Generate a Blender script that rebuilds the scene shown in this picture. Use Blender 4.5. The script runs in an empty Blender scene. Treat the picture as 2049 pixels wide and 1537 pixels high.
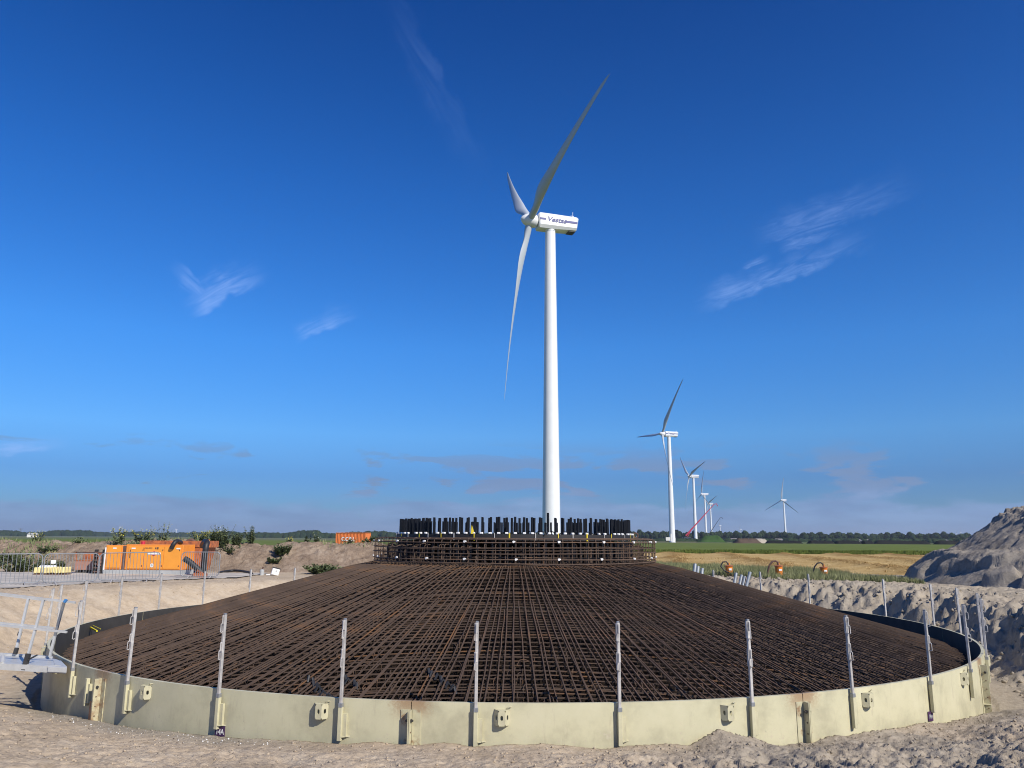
import bpy, math, random
import numpy as np
from mathutils import Vector, Matrix, Quaternion
R = math.radians
random.seed(7)
S = bpy.context.scene
COL = S.collection

# ------------------------------------------------------------------ camera
EYE = 1.7
PITCH = R(11.3); ROLL = 0.0062; FPX = 1550.0
cam = bpy.data.cameras.new('camera')
cam.sensor_width = 36.0
cam.lens = 36.0 * FPX / 2049.0
cam.clip_start = 0.1
cam.clip_end = 60000.0
camo = bpy.data.objects.new('camera', cam)
COL.objects.link(camo)
_u = Vector((0, -math.sin(PITCH), math.cos(PITCH)))
_f = Vector((0, math.cos(PITCH), math.sin(PITCH)))
_r = Vector((1, 0, 0))
cr = (_r + ROLL * _u).normalized(); cu = (_u - ROLL * _r).normalized()
camo.matrix_world = Matrix(((cr.x, cu.x, -_f.x, 0), (cr.y, cu.y, -_f.y, 0), (cr.z, cu.z, -_f.z, EYE), (0, 0, 0, 1)))
S.camera = camo

# ------------------------------------------------------------------ sun, sky, exposure
SUN_AZ = R(42.0)      # to the right of straight-behind the camera
SUN_EL = R(37.0)
sdir = Vector((math.sin(SUN_AZ) * math.cos(SUN_EL), -math.cos(SUN_AZ) * math.cos(SUN_EL), math.sin(SUN_EL)))
sl = bpy.data.lights.new('sun', 'SUN')
sl.energy = 4.6
sl.angle = R(0.5)
sl.color = (1.0, 0.935, 0.83)
so = bpy.data.objects.new('sun', sl)
so.rotation_euler = sdir.to_track_quat('Z', 'Y').to_euler()
COL.objects.link(so)
S.view_settings.view_transform = 'Standard'
S.view_settings.look = 'None'
S.view_settings.gamma = 1.0
S.view_settings.exposure = 0.25
S.view_settings.use_curve_mapping = False
S.render.engine = 'CYCLES'
S.cycles.filter_width = 1.05

def pix_dir(x, y):
    u = x - 1024.5; v = 768.5 - y
    u, v = u - ROLL * v, v + ROLL * u
    return Vector((u, FPX * math.cos(PITCH) - v * math.sin(PITCH), v * math.cos(PITCH) + FPX * math.sin(PITCH)))
def atY(x, y, Y):
    d = pix_dir(x, y)
    return d * (Y / d.y) + Vector((0, 0, EYE))
def atZ(x, y, Z):
    d = pix_dir(x, y)
    return d * ((Z - EYE) / d.z) + Vector((0, 0, EYE))

class NT:
    """small helper for writing node trees"""
    def __init__(self, nt):
        self.t = nt; self.n = nt.nodes; self.l = nt.links
    def new(self, typ, **kw):
        nd = self.n.new(typ)
        for k, v in kw.items():
            setattr(nd, k, v)
        return nd
    def put(self, sock, v):
        if hasattr(v, 'is_output') or isinstance(v, bpy.types.NodeSocket):
            self.l.new(v, sock)
        else:
            sock.default_value = v
    def math(self, op, a, b=0.0, c=0.0, clamp=False):
        nd = self.new('ShaderNodeMath', operation=op); nd.use_clamp = clamp
        self.put(nd.inputs[0], a); self.put(nd.inputs[1], b)
        if len(nd.inputs) > 2: self.put(nd.inputs[2], c)
        return nd.outputs[0]
    def noise(self, vec, scale=5.0, detail=4.0, rough=0.55, dist=0.0):
        nd = self.new('ShaderNodeTexNoise')
        if vec is not None: self.put(nd.inputs['Vector'], vec)
        nd.inputs['Scale'].default_value = scale; nd.inputs['Detail'].default_value = detail
        nd.inputs['Roughness'].default_value = rough; nd.inputs['Distortion'].default_value = dist
        return nd.outputs['Fac']
    def ramp(self, fac, stops, interp='LINEAR'):
        nd = self.new('ShaderNodeValToRGB'); nd.color_ramp.interpolation = interp
        el = nd.color_ramp.elements
        while len(el) < len(stops): el.new(0.5)
        for e, (p, c) in zip(el, stops):
            e.position = p; e.color = (*c, 1) if len(c) == 3 else c
        self.put(nd.inputs[0], fac)
        return nd.outputs[0]
    def mixc(self, f, a, b, blend='MIX'):
        nd = self.new('ShaderNodeMix', data_type='RGBA', blend_type=blend)
        self.put(nd.inputs[0], f)
        self.put(nd.inputs[6], a if not isinstance(a, tuple) else (*a, 1))
        self.put(nd.inputs[7], b if not isinstance(b, tuple) else (*b, 1))
        return nd.outputs[2]
    def smooth(self, v, lo, hi):
        nd = self.new('ShaderNodeMapRange', interpolation_type='SMOOTHSTEP')
        self.put(nd.inputs[0], v); nd.inputs[1].default_value = lo; nd.inputs[2].default_value = hi
        return nd.outputs[0]
    def comb(self, x, y, z=0.0):
        nd = self.new('ShaderNodeCombineXYZ')
        self.put(nd.inputs[0], x); self.put(nd.inputs[1], y); self.put(nd.inputs[2], z)
        return nd.outputs[0]

world = bpy.data.worlds.new('World')
S.world = world
world.use_nodes = True
W = NT(world.node_tree)
W.n.clear()
sky = W.new('ShaderNodeTexSky', sky_type='NISHITA')
sky.sun_disc = False
sky.sun_elevation = SUN_EL
sky.sun_rotation = math.pi - SUN_AZ
sky.altitude = 0.0
sky.air_density = 1.0
sky.dust_density = 0.15
sky.ozone_density = 3.0
tc = W.new('ShaderNodeTexCoord')
sep = W.new('ShaderNodeSeparateXYZ'); W.l.new(tc.outputs['Generated'], sep.inputs[0])
az = W.math('ARCTAN2', sep.outputs[0], sep.outputs[1])       # radians, right of +Y
el = W.math('ARCSINE', sep.outputs[2])
hs = W.new('ShaderNodeHueSaturation'); hs.inputs['Saturation'].default_value = 1.25
W.l.new(sky.outputs[0], hs.inputs['Color'])
# deeper polar-clear blue, the same all the way round; varies with height above the horizon only
tint = W.ramp(W.math('DIVIDE', el, math.pi / 2), [(0.0, (.20, .42, .84)), (.048, (.24, .48, .93)), (.082, (.44, .80, 1.22)), (.153, (.42, .92, 1.42)), (.274, (.25, .77, 1.32)), (.411, (.07, .55, 1.10)), (1.0, (.06, .50, 1.02))])
gm = W.new('ShaderNodeMix', data_type='RGBA', blend_type='MULTIPLY'); gm.inputs[0].default_value = 1.0
W.l.new(hs.outputs[0], gm.inputs[6]); W.l.new(tint, gm.inputs[7])
bg_sky = W.new('ShaderNodeBackground'); bg_sky.inputs['Strength'].default_value = 0.085
W.l.new(gm.outputs[2], bg_sky.inputs['Color'])
def pang(x, y):
    d = pix_dir(x, y).normalized()
    return math.atan2(d.x, d.y), math.asin(d.z)
def streak(p0, p1, width, stretch, seed, gain, lo=0.45, hi=0.75, head=0.25):
    """a wisp of high cloud lying along the arc between two directions of the sky"""
    a0, e0 = p0; a1, e1 = p1
    L = math.hypot(a1 - a0, e1 - e0); ca, sa = (a1 - a0) / L, (e1 - e0) / L
    da = W.math('SUBTRACT', az, a0); de = W.math('SUBTRACT', el, e0)
    s = W.math('DIVIDE', W.math('ADD', W.math('MULTIPLY', da, ca), W.math('MULTIPLY', de, sa)), L)
    t = W.math('SUBTRACT', W.math('MULTIPLY', de, ca), W.math('MULTIPLY', da, sa))
    tn = W.math('DIVIDE', t, width)
    n1 = W.noise(W.comb(W.math('MULTIPLY', s, L * 30), W.math('MULTIPLY', t, 30), seed), 1.0, 2, 0.6)
    tn = W.math('ADD', tn, W.math('MULTIPLY', W.math('SUBTRACT', n1, 0.5), 1.6))
    m = W.math('MULTIPLY', W.smooth(s, -0.04, head), W.smooth(s, 1.05, 0.45))
    m = W.math('MULTIPLY', m, W.math('MULTIPLY', W.smooth(tn, -0.45, -0.05), W.smooth(tn, 1.6, 0.1)))
    n2 = W.noise(W.comb(W.math('MULTIPLY', s, L * stretch), W.math('MULTIPLY', t, stretch * 6.0), seed + 3.3), 1.0, 6, 0.66, 1.1)
    m = W.math('MULTIPLY', m, W.smooth(n2, lo - 0.2, hi))
    return W.math('MULTIPLY', m, gain)
cir = None
for a in [(pang(1395, 622), pang(1760, 478), 0.020, 18, 1.0, 0.40),
          (pang(1510, 492), pang(1850, 372), 0.024, 18, 4.0, 0.24),
          (pang(1485, 540), pang(1545, 515), 0.005, 30, 5.0, 0.40),
          (pang(1560, 505), pang(1700, 458), 0.010, 24, 6.0, 0.30),
          (pang(376, 628), pang(540, 545), 0.024, 16, 9.0, 0.44),
          (pang(430, 600), pang(345, 522), 0.012, 20, 12.0, 0.34),
          (pang(592, 680), pang(720, 628), 0.016, 20, 15.0, 0.38),
          (pang(-60, 917), pang(150, 887), 0.010, 20, 18.0, 0.50),
          (pang(985, 345), pang(770, -60), 0.024, 6, 21.0, 0.08),
          ]:
    q = streak(*a)
    cir = q if cir is None else W.math('MAXIMUM', cir, q)
bg_cir = W.new('ShaderNodeBackground'); bg_cir.inputs['Color'].default_value = (0.33, 0.50, 0.92, 1); bg_cir.inputs['Strength'].default_value = 1.0
# low grey-mauve stratocumulus towards the horizon, all the way round
cn = W.noise(W.comb(W.math('MULTIPLY', az, 8.0), W.math('MULTIPLY', el, 34.0), 2.0), 1.0, 6, 0.58, 0.3)
big = W.noise(W.comb(W.math('MULTIPLY', az, 3.0), W.math('MULTIPLY', el, 8.0), 7.7), 1.0, 2, 0.5)
lowm = W.smooth(W.math('ADD', cn, W.math('MULTIPLY', W.math('SUBTRACT', big, 0.5), 0.6)), 0.54, 0.61)
lowm = W.math('MULTIPLY', lowm, W.math('MULTIPLY', W.smooth(el, R(7.4), R(4.4)), W.smooth(el, R(0.5), R(2.5))))
bank = W.math('ADD', W.math('MULTIPLY', cn, 0.9), W.math('MULTIPLY', el, -9.0))
bank = W.math('ADD', bank, W.math('MULTIPLY', W.math('SUBTRACT', big, 0.5), 0.5))
bankm = W.smooth(bank, -0.06, 0.12)
lc = W.math('MULTIPLY', bankm, 0.80)
lc = W.math('MULTIPLY', lc, W.smooth(sep.outputs[2], -0.01, 0.0))
bg_low = W.new('ShaderNodeBackground')
lcc = W.ramp(W.noise(W.comb(W.math('MULTIPLY', az, 14.0), W.math('MULTIPLY', el, 60.0), 9.0), 1.0, 4, 0.6), [(0.35, (0.160, 0.265, 0.48)), (0.65, (0.225, 0.355, 0.60))])
W.l.new(lcc, bg_low.inputs['Color'])
m1 = W.new('ShaderNodeMixShader'); W.put(m1.inputs[0], cir); W.l.new(bg_sky.outputs[0], m1.inputs[1]); W.l.new(bg_cir.outputs[0], m1.inputs[2])
bg_puff = W.new('ShaderNodeBackground')
pfc = W.ramp(cn, [(0.5, (0.165, 0.26, 0.46)), (0.75, (0.175, 0.24, 0.38))])
W.l.new(pfc, bg_puff.inputs['Color'])
m15 = W.new('ShaderNodeMixShader'); W.put(m15.inputs[0], W.math('MULTIPLY', lowm, 0.85)); W.l.new(m1.outputs[0], m15.inputs[1]); W.l.new(bg_puff.outputs[0], m15.inputs[2])
m1 = m15
m2 = W.new('ShaderNodeMixShader'); W.put(m2.inputs[0], lc); W.l.new(m1.outputs[0], m2.inputs[1]); W.l.new(bg_low.outputs[0], m2.inputs[2])
wo = W.new('ShaderNodeOutputWorld'); W.l.new(m2.outputs[0], wo.inputs['Surface'])

# ------------------------------------------------------------------ materials
def pmat(name, col, rough=0.6, metal=0.0, var=0.0, vscale=3.0, bump=0.0, bscale=40.0, rnd=0.0, col2=None, spec=0.5, detail=5.0, contrast=(0.35, 0.65), coat=0.0):
    m = bpy.data.materials.new(name); m.use_nodes = True
    T = NT(m.node_tree); b = T.n['Principled BSDF']
    b.inputs['Roughness'].default_value = rough; b.inputs['Metallic'].default_value = metal
    b.inputs['Specular IOR Level'].default_value = spec
    tcn = T.new('ShaderNodeTexCoord')
    c2 = col2 if col2 else tuple(c * (1 - var) for c in col)
    if var or col2:
        f = T.noise(tcn.outputs['Object'], vscale, detail, 0.6)
        c = T.ramp(f, [(contrast[0], c2), (contrast[1], col)])
    else:
        c = T.mixc(0.0, col, col)
    if rnd:
        oi = T.new('ShaderNodeObjectInfo')
        h = T.new('ShaderNodeHueSaturation')
        T.put(h.inputs['Value'], T.math('ADD', T.math('MULTIPLY', oi.outputs['Random'], 2 * rnd), 1 - rnd))
        T.l.new(c, h.inputs['Color']); c = h.outputs[0]
    T.l.new(c, b.inputs['Base Color'])
    if bump:
        bn = T.new('ShaderNodeBump'); bn.inputs['Strength'].default_value = bump; bn.inputs['Distance'].default_value = 0.02
        T.put(bn.inputs['Height'], T.noise(tcn.outputs['Object'], bscale, 4, 0.6))
        T.l.new(bn.outputs[0], b.inputs['Normal'])
    return m

def sand_mat(name, ca, cb, cc, grey=None, scale=1.0, bumpd=0.03):
    m = bpy.data.materials.new(name); m.use_nodes = True
    T = NT(m.node_tree); b = T.n['Principled BSDF']; b.inputs['Roughness'].default_value = 0.95
    b.inputs['Specular IOR Level'].default_value = 0.0
    o = T.new('ShaderNodeTexCoord').outputs['Object']
    f1 = T.noise(o, 0.9 * scale, 6, 0.6); f2 = T.noise(o, 7.0 * scale, 6, 0.7); f3 = T.noise(o, 60.0 * scale, 3, 0.7)
    c = T.ramp(T.math('ADD', T.math('MULTIPLY', f1, 0.5), T.math('MULTIPLY', f2, 0.5)), [(0.40, cb), (0.5, ca), (0.62, cc)])
    c = T.mixc(T.math('MULTIPLY', T.smooth(f3, 0.40, 0.66), 0.22), T.mixc(1.0, c, (0.72, 0.70, 0.68), 'MULTIPLY'), c)
    if grey:
        at = T.new('ShaderNodeAttribute'); at.attribute_name = 'grey'
        g = T.ramp(T.math('ADD', T.math('MULTIPLY', f1, 0.4), T.math('MULTIPLY', f2, 0.6)), [(0.38, tuple(0.72 * v for v in grey)), (0.62, grey)])
        c = T.mixc(at.outputs['Fac'], c, g)
    T.l.new(c, b.inputs['Base Color'])
    hgt = T.math('ADD', T.math('MULTIPLY', T.noise(o, 14 * scale, 6, 0.65), 1.0), T.math('MULTIPLY', T.noise(o, 70 * scale, 4, 0.7), 0.35))
    bn = T.new('ShaderNodeBump'); bn.inputs['Strength'].default_value = 0.9; bn.inputs['Distance'].default_value = bumpd
    T.put(bn.inputs['Height'], hgt); T.l.new(bn.outputs[0], b.inputs['Normal'])
    return m

M = {}
M['sand'] = sand_mat('sand', (0.64, 0.525, 0.385), (0.53, 0.43, 0.31), (0.70, 0.60, 0.46), grey=(0.37, 0.325, 0.26))
M['grey_sand'] = sand_mat('grey_sand', (0.43, 0.39, 0.335), (0.31, 0.28, 0.24), (0.50, 0.455, 0.39), scale=0.8, bumpd=0.08)
M['berm'] = sand_mat('berm_soil', (0.38, 0.295, 0.22), (0.28, 0.21, 0.155), (0.50, 0.41, 0.32), scale=0.7, bumpd=0.08)
M['rust'] = None
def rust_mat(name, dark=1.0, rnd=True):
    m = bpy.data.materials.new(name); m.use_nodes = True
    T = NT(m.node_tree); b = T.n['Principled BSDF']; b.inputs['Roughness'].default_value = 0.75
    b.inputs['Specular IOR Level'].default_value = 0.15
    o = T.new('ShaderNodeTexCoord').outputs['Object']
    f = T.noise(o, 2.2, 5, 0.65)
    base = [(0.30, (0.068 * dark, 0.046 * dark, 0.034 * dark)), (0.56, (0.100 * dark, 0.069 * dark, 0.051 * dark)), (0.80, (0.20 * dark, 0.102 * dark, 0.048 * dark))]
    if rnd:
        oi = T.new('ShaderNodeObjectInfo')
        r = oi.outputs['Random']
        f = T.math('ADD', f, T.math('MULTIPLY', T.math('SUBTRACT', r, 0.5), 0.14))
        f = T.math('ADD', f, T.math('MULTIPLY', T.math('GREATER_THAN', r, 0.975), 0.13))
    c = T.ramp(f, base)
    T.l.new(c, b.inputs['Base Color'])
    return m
M['rust'] = rust_mat('rusty_rebar')
M['rust_shaded'] = rust_mat('rusty_rebar_shaded', 0.22, False)  # same rust, with the shade between the bars put into its colour
M['rust_cage'] = rust_mat('rusty_rebar_cage', 1.3)
# cream formwork paint with grime and rust run-off
def cream_mat(name, rustamt):
    m = bpy.data.materials.new(name); m.use_nodes = True
    T = NT(m.node_tree); b = T.n['Principled BSDF']; b.inputs['Roughness'].default_value = 0.5
    o = T.new('ShaderNodeTexCoord').outputs['Object']
    f = T.noise(o, 1.6, 6, 0.62)
    c = T.ramp(f, [(0.36, (0.43, 0.40, 0.265)), (0.52, (0.545, 0.51, 0.335)), (0.72, (0.60, 0.56, 0.38))])
    sc = T.noise(o, 9.0, 7, 0.75)
    c = T.mixc(T.math('MULTIPLY', T.smooth(sc, 0.62, 0.72), 0.6), c, (0.30, 0.28, 0.21))
    c = T.mixc(T.math('MULTIPLY', T.smooth(T.noise(o, 3.1, 6, 0.7), 0.64, 0.72), 0.35), c, (0.66, 0.60, 0.48))
    sp_ = T.new('ShaderNodeSeparateXYZ'); T.l.new(o, sp_.inputs[0])
    scr = T.new('ShaderNodeMapping'); scr.inputs['Scale'].default_value = (1, 1, .18); T.l.new(o, scr.inputs['Vector'])
    run = T.noise(scr.outputs[0], 11.0, 5, 0.7)
    c = T.mixc(T.math('MULTIPLY', T.smooth(run, 0.56, 0.72), 0.28), c, (0.33, 0.28, 0.20))
    spl = T.noise(o, 26.0, 4, 0.75)
    c = T.mixc(T.math('MULTIPLY', T.math('MULTIPLY', T.smooth(spl, 0.56, 0.66), T.smooth(sp_.outputs[2], 0.95, 0.45)), 0.65), c, (0.50, 0.42, 0.32))
    if name == 'cream_paint':
        an = T.math('MULTIPLY', T.math('ARCTAN2', sp_.outputs[1], sp_.outputs[0]), 180 / math.pi)
        top = T.smooth(sp_.outputs[2], 0.78, 1.04)
        for ja in (-97.5, -68.1, -127.8, -37.8):
            dj = T.math('ABSOLUTE', T.math('SUBTRACT', an, ja))
            mk = T.math('MULTIPLY', T.smooth(T.math('ADD', dj, T.math('MULTIPLY', spl, -2.2)), 0.9, -0.6), top)
            c = T.mixc(T.math('MULTIPLY', mk, 0.75), c, (0.30, 0.17, 0.085))
    if rustamt:
        c = T.mixc(T.smooth(T.noise(o, 6.0, 5, 0.6), 0.60 - rustamt * 0.15, 0.72), c, (0.24, 0.12, 0.055))
    T.l.new(c, b.inputs['Base Color'])
    bn = T.new('ShaderNodeBump'); bn.inputs['Strength'].default_value = 0.25; bn.inputs['Distance'].default_value = 0.01
    T.put(bn.inputs['Height'], T.noise(o, 4.0, 3, 0.5)); T.l.new(bn.outputs[0], b.inputs['Normal'])
    return m
M['cream'] = cream_mat('cream_paint', 0.0)
M['cream_worn'] = cream_mat('cream_paint_worn', 0.6)
M['cream_rust'] = cream_mat('cream_paint_rusting', 1.5)
M['rust_plate'] = pmat('rusted_plate', (0.26, 0.14, 0.08), 0.8, var=0.4, vscale=12)
M['galv'] = pmat('galvanised_steel', (0.64, 0.605, 0.56), 0.45, 0.25, var=0.30, vscale=14, rnd=0.12)
M['galv_dull'] = pmat('galvanised_steel_dull', (0.36, 0.37, 0.38), 0.5, 0.5, var=0.25, vscale=6)
M['alu'] = pmat('aluminium', (0.55, 0.55, 0.53), 0.42, 0.2, var=0.15, vscale=8)
M['black'] = pmat('black_sleeve', (0.006, 0.007, 0.010), 0.5, rnd=0.3, spec=0.25)
M['blackring'] = pmat('black_flange_ring', (0.02, 0.018, 0.018), 0.6)
M['rubber'] = pmat('black_rubber', (0.02, 0.02, 0.022), 0.55, var=0.3, vscale=20)
M['white'] = pmat('white_plastic', (0.78, 0.77, 0.74), 0.5)
M['yellow'] = pmat('yellow_tag', (0.72, 0.55, 0.03), 0.5)
M['turb'] = pmat('turbine_white', (0.76, 0.77, 0.77), 0.35, var=0.05, vscale=0.5)
M['blade'] = pmat('blade_grey_white', (0.46, 0.50, 0.54), 0.35, var=0.05, vscale=0.5)
M['blue'] = pmat('blue_print', (0.035, 0.04, 0.20), 0.5)
M['orange'] = pmat('orange_paint', (0.80, 0.27, 0.035), 0.45, var=0.10, vscale=2.5)
M['orange_door'] = pmat('orange_door_paint', (0.84, 0.33, 0.04), 0.42, var=0.08, vscale=2.0)
M['orange_rust'] = pmat('orange_rusty_paint', (0.55, 0.17, 0.05), 0.6, col2=(0.24, 0.08, 0.04), vscale=5.0)
M['cont'] = pmat('container_paint', (0.72, 0.20, 0.05), 0.55, var=0.15, vscale=1.2)
M['bucket'] = pmat('orange_bucket', (0.76, 0.22, 0.02), 0.4, var=0.1)
M['dark'] = pmat('dark_steel', (0.045, 0.042, 0.04), 0.6, var=0.3, vscale=6)
M['brown'] = pmat('brown_steel', (0.14, 0.075, 0.055), 0.7, var=0.3, vscale=4)
M['salmon'] = pmat('faded_red_bin', (0.42, 0.22, 0.16), 0.7, var=0.15, vscale=4)
M['grey'] = pmat('grey_paint', (0.42, 0.43, 0.42), 0.5, var=0.15)
M['purple'] = pmat('purple_plate', (0.075, 0.03, 0.10), 0.5, var=0.35, vscale=30)
M['foam'] = pmat('yellow_foam', (0.78, 0.66, 0.30), 0.85, var=0.1, vscale=5)
M['pvc'] = pmat('grey_pvc', (0.22, 0.25, 0.28), 0.4, var=0.1)
M['red'] = pmat('crane_red', (0.45, 0.02, 0.05), 0.5)
M['darkblue'] = pmat('crane_dark', (0.03, 0.04, 0.06), 0.6)
M['concrete'] = pmat('blinding_concrete', (0.22, 0.21, 0.20), 0.9, var=0.2, vscale=3)
M['leaf'] = pmat('weed_leaf', (0.19, 0.235, 0.11), 0.7, var=0.45, vscale=9, rnd=0.25, spec=0.05)
M['stem'] = pmat('weed_stem', (0.16, 0.17, 0.08), 0.8, var=0.2)
M['flower'] = pmat('yellow_flower', (0.80, 0.66, 0.02), 0.7)
M['wflower'] = pmat('white_flower', (0.75, 0.74, 0.62), 0.7)
M['grass'] = pmat('field_grass', (0.27, 0.27, 0.14), 0.8, col2=(0.15, 0.17, 0.075), vscale=1.5, spec=0.05)
M['drygrass'] = pmat('dry_grass', (0.28, 0.27, 0.14), 0.8, col2=(0.10, 0.15, 0.06), vscale=2.5, spec=0.05)
M['crop'] = pmat('green_crop', (0.150, 0.180, 0.042), 0.85, col2=(0.100, 0.135, 0.028), vscale=0.25, bump=0.6, bscale=6, spec=0.05)
M['meadow'] = pmat('far_meadow', (0.11, 0.15, 0.05), 0.9, col2=(0.15, 0.14, 0.07), vscale=0.006, contrast=(0.45, 0.55), spec=0.05)
M['straw'] = pmat('stubble', (0.56, 0.40, 0.19), 0.9, col2=(0.40, 0.27, 0.11), vscale=3.0, bump=1.0, bscale=6, spec=0.05)
M['straw'] = sand_mat('stubble', (0.68, 0.49, 0.22), (0.54, 0.37, 0.155), (0.76, 0.58, 0.30), grey=(0.34, 0.215, 0.085), scale=0.45, bumpd=0.10)
M['strawblade'] = pmat('loose_straw', (0.66, 0.48, 0.22), 0.8, col2=(0.38, 0.25, 0.09), vscale=1.3, spec=0.05)
M['tree'] = pmat('far_tree_leaves', (0.040, 0.062, 0.026), 0.9, col2=(0.020, 0.034, 0.016), vscale=0.5, rnd=0.2, spec=0.05)
M['bark'] = pmat('bark', (0.07, 0.055, 0.04), 0.9)
M['heap'] = pmat('brown_heap_soil', (0.12, 0.085, 0.06), 0.95, var=0.3, vscale=0.2, spec=0.05)
M['sandheap'] = pmat('pale_heap_sand', (0.48, 0.42, 0.32), 0.95, var=0.15, vscale=0.2, spec=0.05)
M['blackheap'] = pmat('black_heap_soil', (0.022, 0.022, 0.020), 0.9, var=0.3, vscale=0.2, spec=0.05)
M['greenmound'] = pmat('overgrown_heap', (0.05, 0.10, 0.025), 0.95, var=0.4, vscale=0.2, spec=0.05)
M['housewall'] = pmat('house_wall', (0.68, 0.66, 0.62), 0.8)
M['houseroof'] = pmat('house_roof', (0.24, 0.21, 0.20), 0.8)
M['road'] = pmat('site_road_sand', (0.55, 0.50, 0.43), 0.9, col2=(0.36, 0.335, 0.30), vscale=0.9, bump=0.5, bscale=15, spec=0.05)
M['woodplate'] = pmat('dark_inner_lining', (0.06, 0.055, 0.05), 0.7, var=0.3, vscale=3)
M['strap'] = pmat('yellow_strap', (0.75, 0.62, 0.02), 0.6)
M['clod'] = M['sand']

# ------------------------------------------------------------------ mesh helpers
class MB:
    def __init__(s):
        s.v = []; s.f = []; s.mi = []; s.cur = 0
    def add(s, vs, fs):
        b = len(s.v); s.v.extend([tuple(p) for p in vs])
        s.f.extend([tuple(i + b for i in f) for f in fs]); s.mi.extend([s.cur] * len(fs))
    def box(s, c, size, rot=None, bev=0.0):
        hx, hy, hz = size[0] / 2, size[1] / 2, size[2] / 2
        c = Vector(c)
        if bev:
            b = min(bev, hx * .9, hy * .9, hz * .9)
            vs = []
            for sx in (-1, 1):
                for sy in (-1, 1):
                    for sz in (-1, 1):
                        vs += [(sx * hx, sy * (hy - b), sz * (hz - b)), (sx * (hx - b), sy * hy, sz * (hz - b)), (sx * (hx - b), sy * (hy - b), sz * hz)]
            import itertools
            def I(sx, sy, sz, k): return (((sx + 1) // 2) * 4 + ((sy + 1) // 2) * 2 + (sz + 1) // 2) * 3 + k
            fs = []
            for a in (-1, 1):
                fs.append((I(a, -1, -1, 0), I(a, 1, -1, 0), I(a, 1, 1, 0), I(a, -1, 1, 0)))
                fs.append((I(-1, a, -1, 1), I(1, a, -1, 1), I(1, a, 1, 1), I(-1, a, 1, 1)))
                fs.append((I(-1, -1, a, 2), I(1, -1, a, 2), I(1, 1, a, 2), I(-1, 1, a, 2)))
                for c2 in (-1, 1):
                    fs.append((I(a, c2, -1, 0), I(a, c2, 1, 0), I(a, c2, 1, 1), I(a, c2, -1, 1)))
                    fs.append((I(a, -1, c2, 0), I(a, 1, c2, 0), I(a, 1, c2, 2), I(a, -1, c2, 2)))
                    fs.append((I(-1, a, c2, 1), I(1, a, c2, 1), I(1, a, c2, 2), I(-1, a, c2, 2)))
                    for d in (-1, 1):
                        fs.append((I(a, c2, d, 0), I(a, c2, d, 1), I(a, c2, d, 2)))
        else:
            vs = [(x, y, z) for x in (-hx, hx) for y in (-hy, hy) for z in (-hz, hz)]
            fs = [(0, 1, 3, 2), (4, 6, 7, 5), (0, 4, 5, 1), (2, 3, 7, 6), (0, 2, 6, 4), (1, 5, 7, 3)]
        if rot is not None: vs = [rot @ Vector(p) for p in vs]
        s.add([Vector(p) + c for p in vs], fs)
    def tube(s, pts, r, n=6, cap=True, up=(0, 0, 1)):
        pts = [Vector(p) for p in pts]; rs = r if isinstance(r, (list, tuple)) else [r] * len(pts)
        vs = []; upv = Vector(up)
        prev = None
        for i, p in enumerate(pts):
            if i == 0: t = pts[1] - p
            elif i == len(pts) - 1: t = p - pts[i - 1]
            else: t = (pts[i + 1] - p).normalized() + (p - pts[i - 1]).normalized()
            t.normalize()
            if prev is None:
                a = upv if abs(t.dot(upv)) < 0.95 else Vector((1, 0, 0))
                x = t.cross(a).normalized()
            else:
                x = (prev - t * prev.dot(t)).normalized()
            prev = x; y = t.cross(x)
            for k in range(n):
                an = 2 * math.pi * (k + .5) / n
                vs.append(p + (x * math.cos(an) + y * math.sin(an)) * rs[i])
        fs = []
        for i in range(len(pts) - 1):
            for k in range(n):
                k2 = (k + 1) % n
                fs.append((i * n + k, i * n + k2, (i + 1) * n + k2, (i + 1) * n + k))
        if cap:
            fs.append(tuple(range(n))[::-1]); fs.append(tuple((len(pts) - 1) * n + k for k in range(n)))
        s.add(vs, fs)
    def sheet(s, pts):
        s.add(pts, [tuple(range(len(pts)))])
    def build(s, name, mat, parent=None, smooth=None, loc=None, rz=0.0, rot=None):
        me = bpy.data.meshes.new(name)
        me.from_pydata(s.v, [], s.f)
        mats = mat if isinstance(mat, (list, tuple)) else [mat]
        for m in mats: me.materials.append(m)
        if len(mats) > 1: me.polygons.foreach_set('material_index', s.mi)
        if smooth is not None:
            me.polygons.foreach_set('use_smooth', [True] * len(me.polygons))
            me.set_sharp_from_angle(angle=R(smooth))
        me.update()
        o = bpy.data.objects.new(name, me); COL.objects.link(o)
        if parent: o.parent = parent
        if loc is not None: o.location = loc
        if rot is not None: o.rotation_euler = rot
        elif rz: o.rotation_euler = (0, 0, rz)
        return o

def np_mesh(name, V, Fq, mat, parent=None, smooth=True, attrs=None):
    me = bpy.data.meshes.new(name)
    V = np.asarray(V, dtype=np.float32); Fq = np.asarray(Fq, dtype=np.int32)
    k = Fq.shape[1]
    me.vertices.add(len(V)); me.vertices.foreach_set('co', V.ravel())
    me.loops.add(Fq.size); me.loops.foreach_set('vertex_index', Fq.ravel())
    me.polygons.add(len(Fq)); me.polygons.foreach_set('loop_start', np.arange(0, Fq.size, k, dtype=np.int32))
    if smooth: me.polygons.foreach_set('use_smooth', np.ones(len(Fq), dtype=bool))
    if attrs:
        for an, av in attrs.items():
            a = me.attributes.new(an, 'FLOAT', 'POINT'); a.data.foreach_set('value', np.asarray(av, dtype=np.float32).ravel())
    me.materials.append(mat)
    me.update(calc_edges=True)
    me.validate()
    o = bpy.data.objects.new(name, me); COL.objects.link(o)
    if parent: o.parent = parent
    return o
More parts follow.
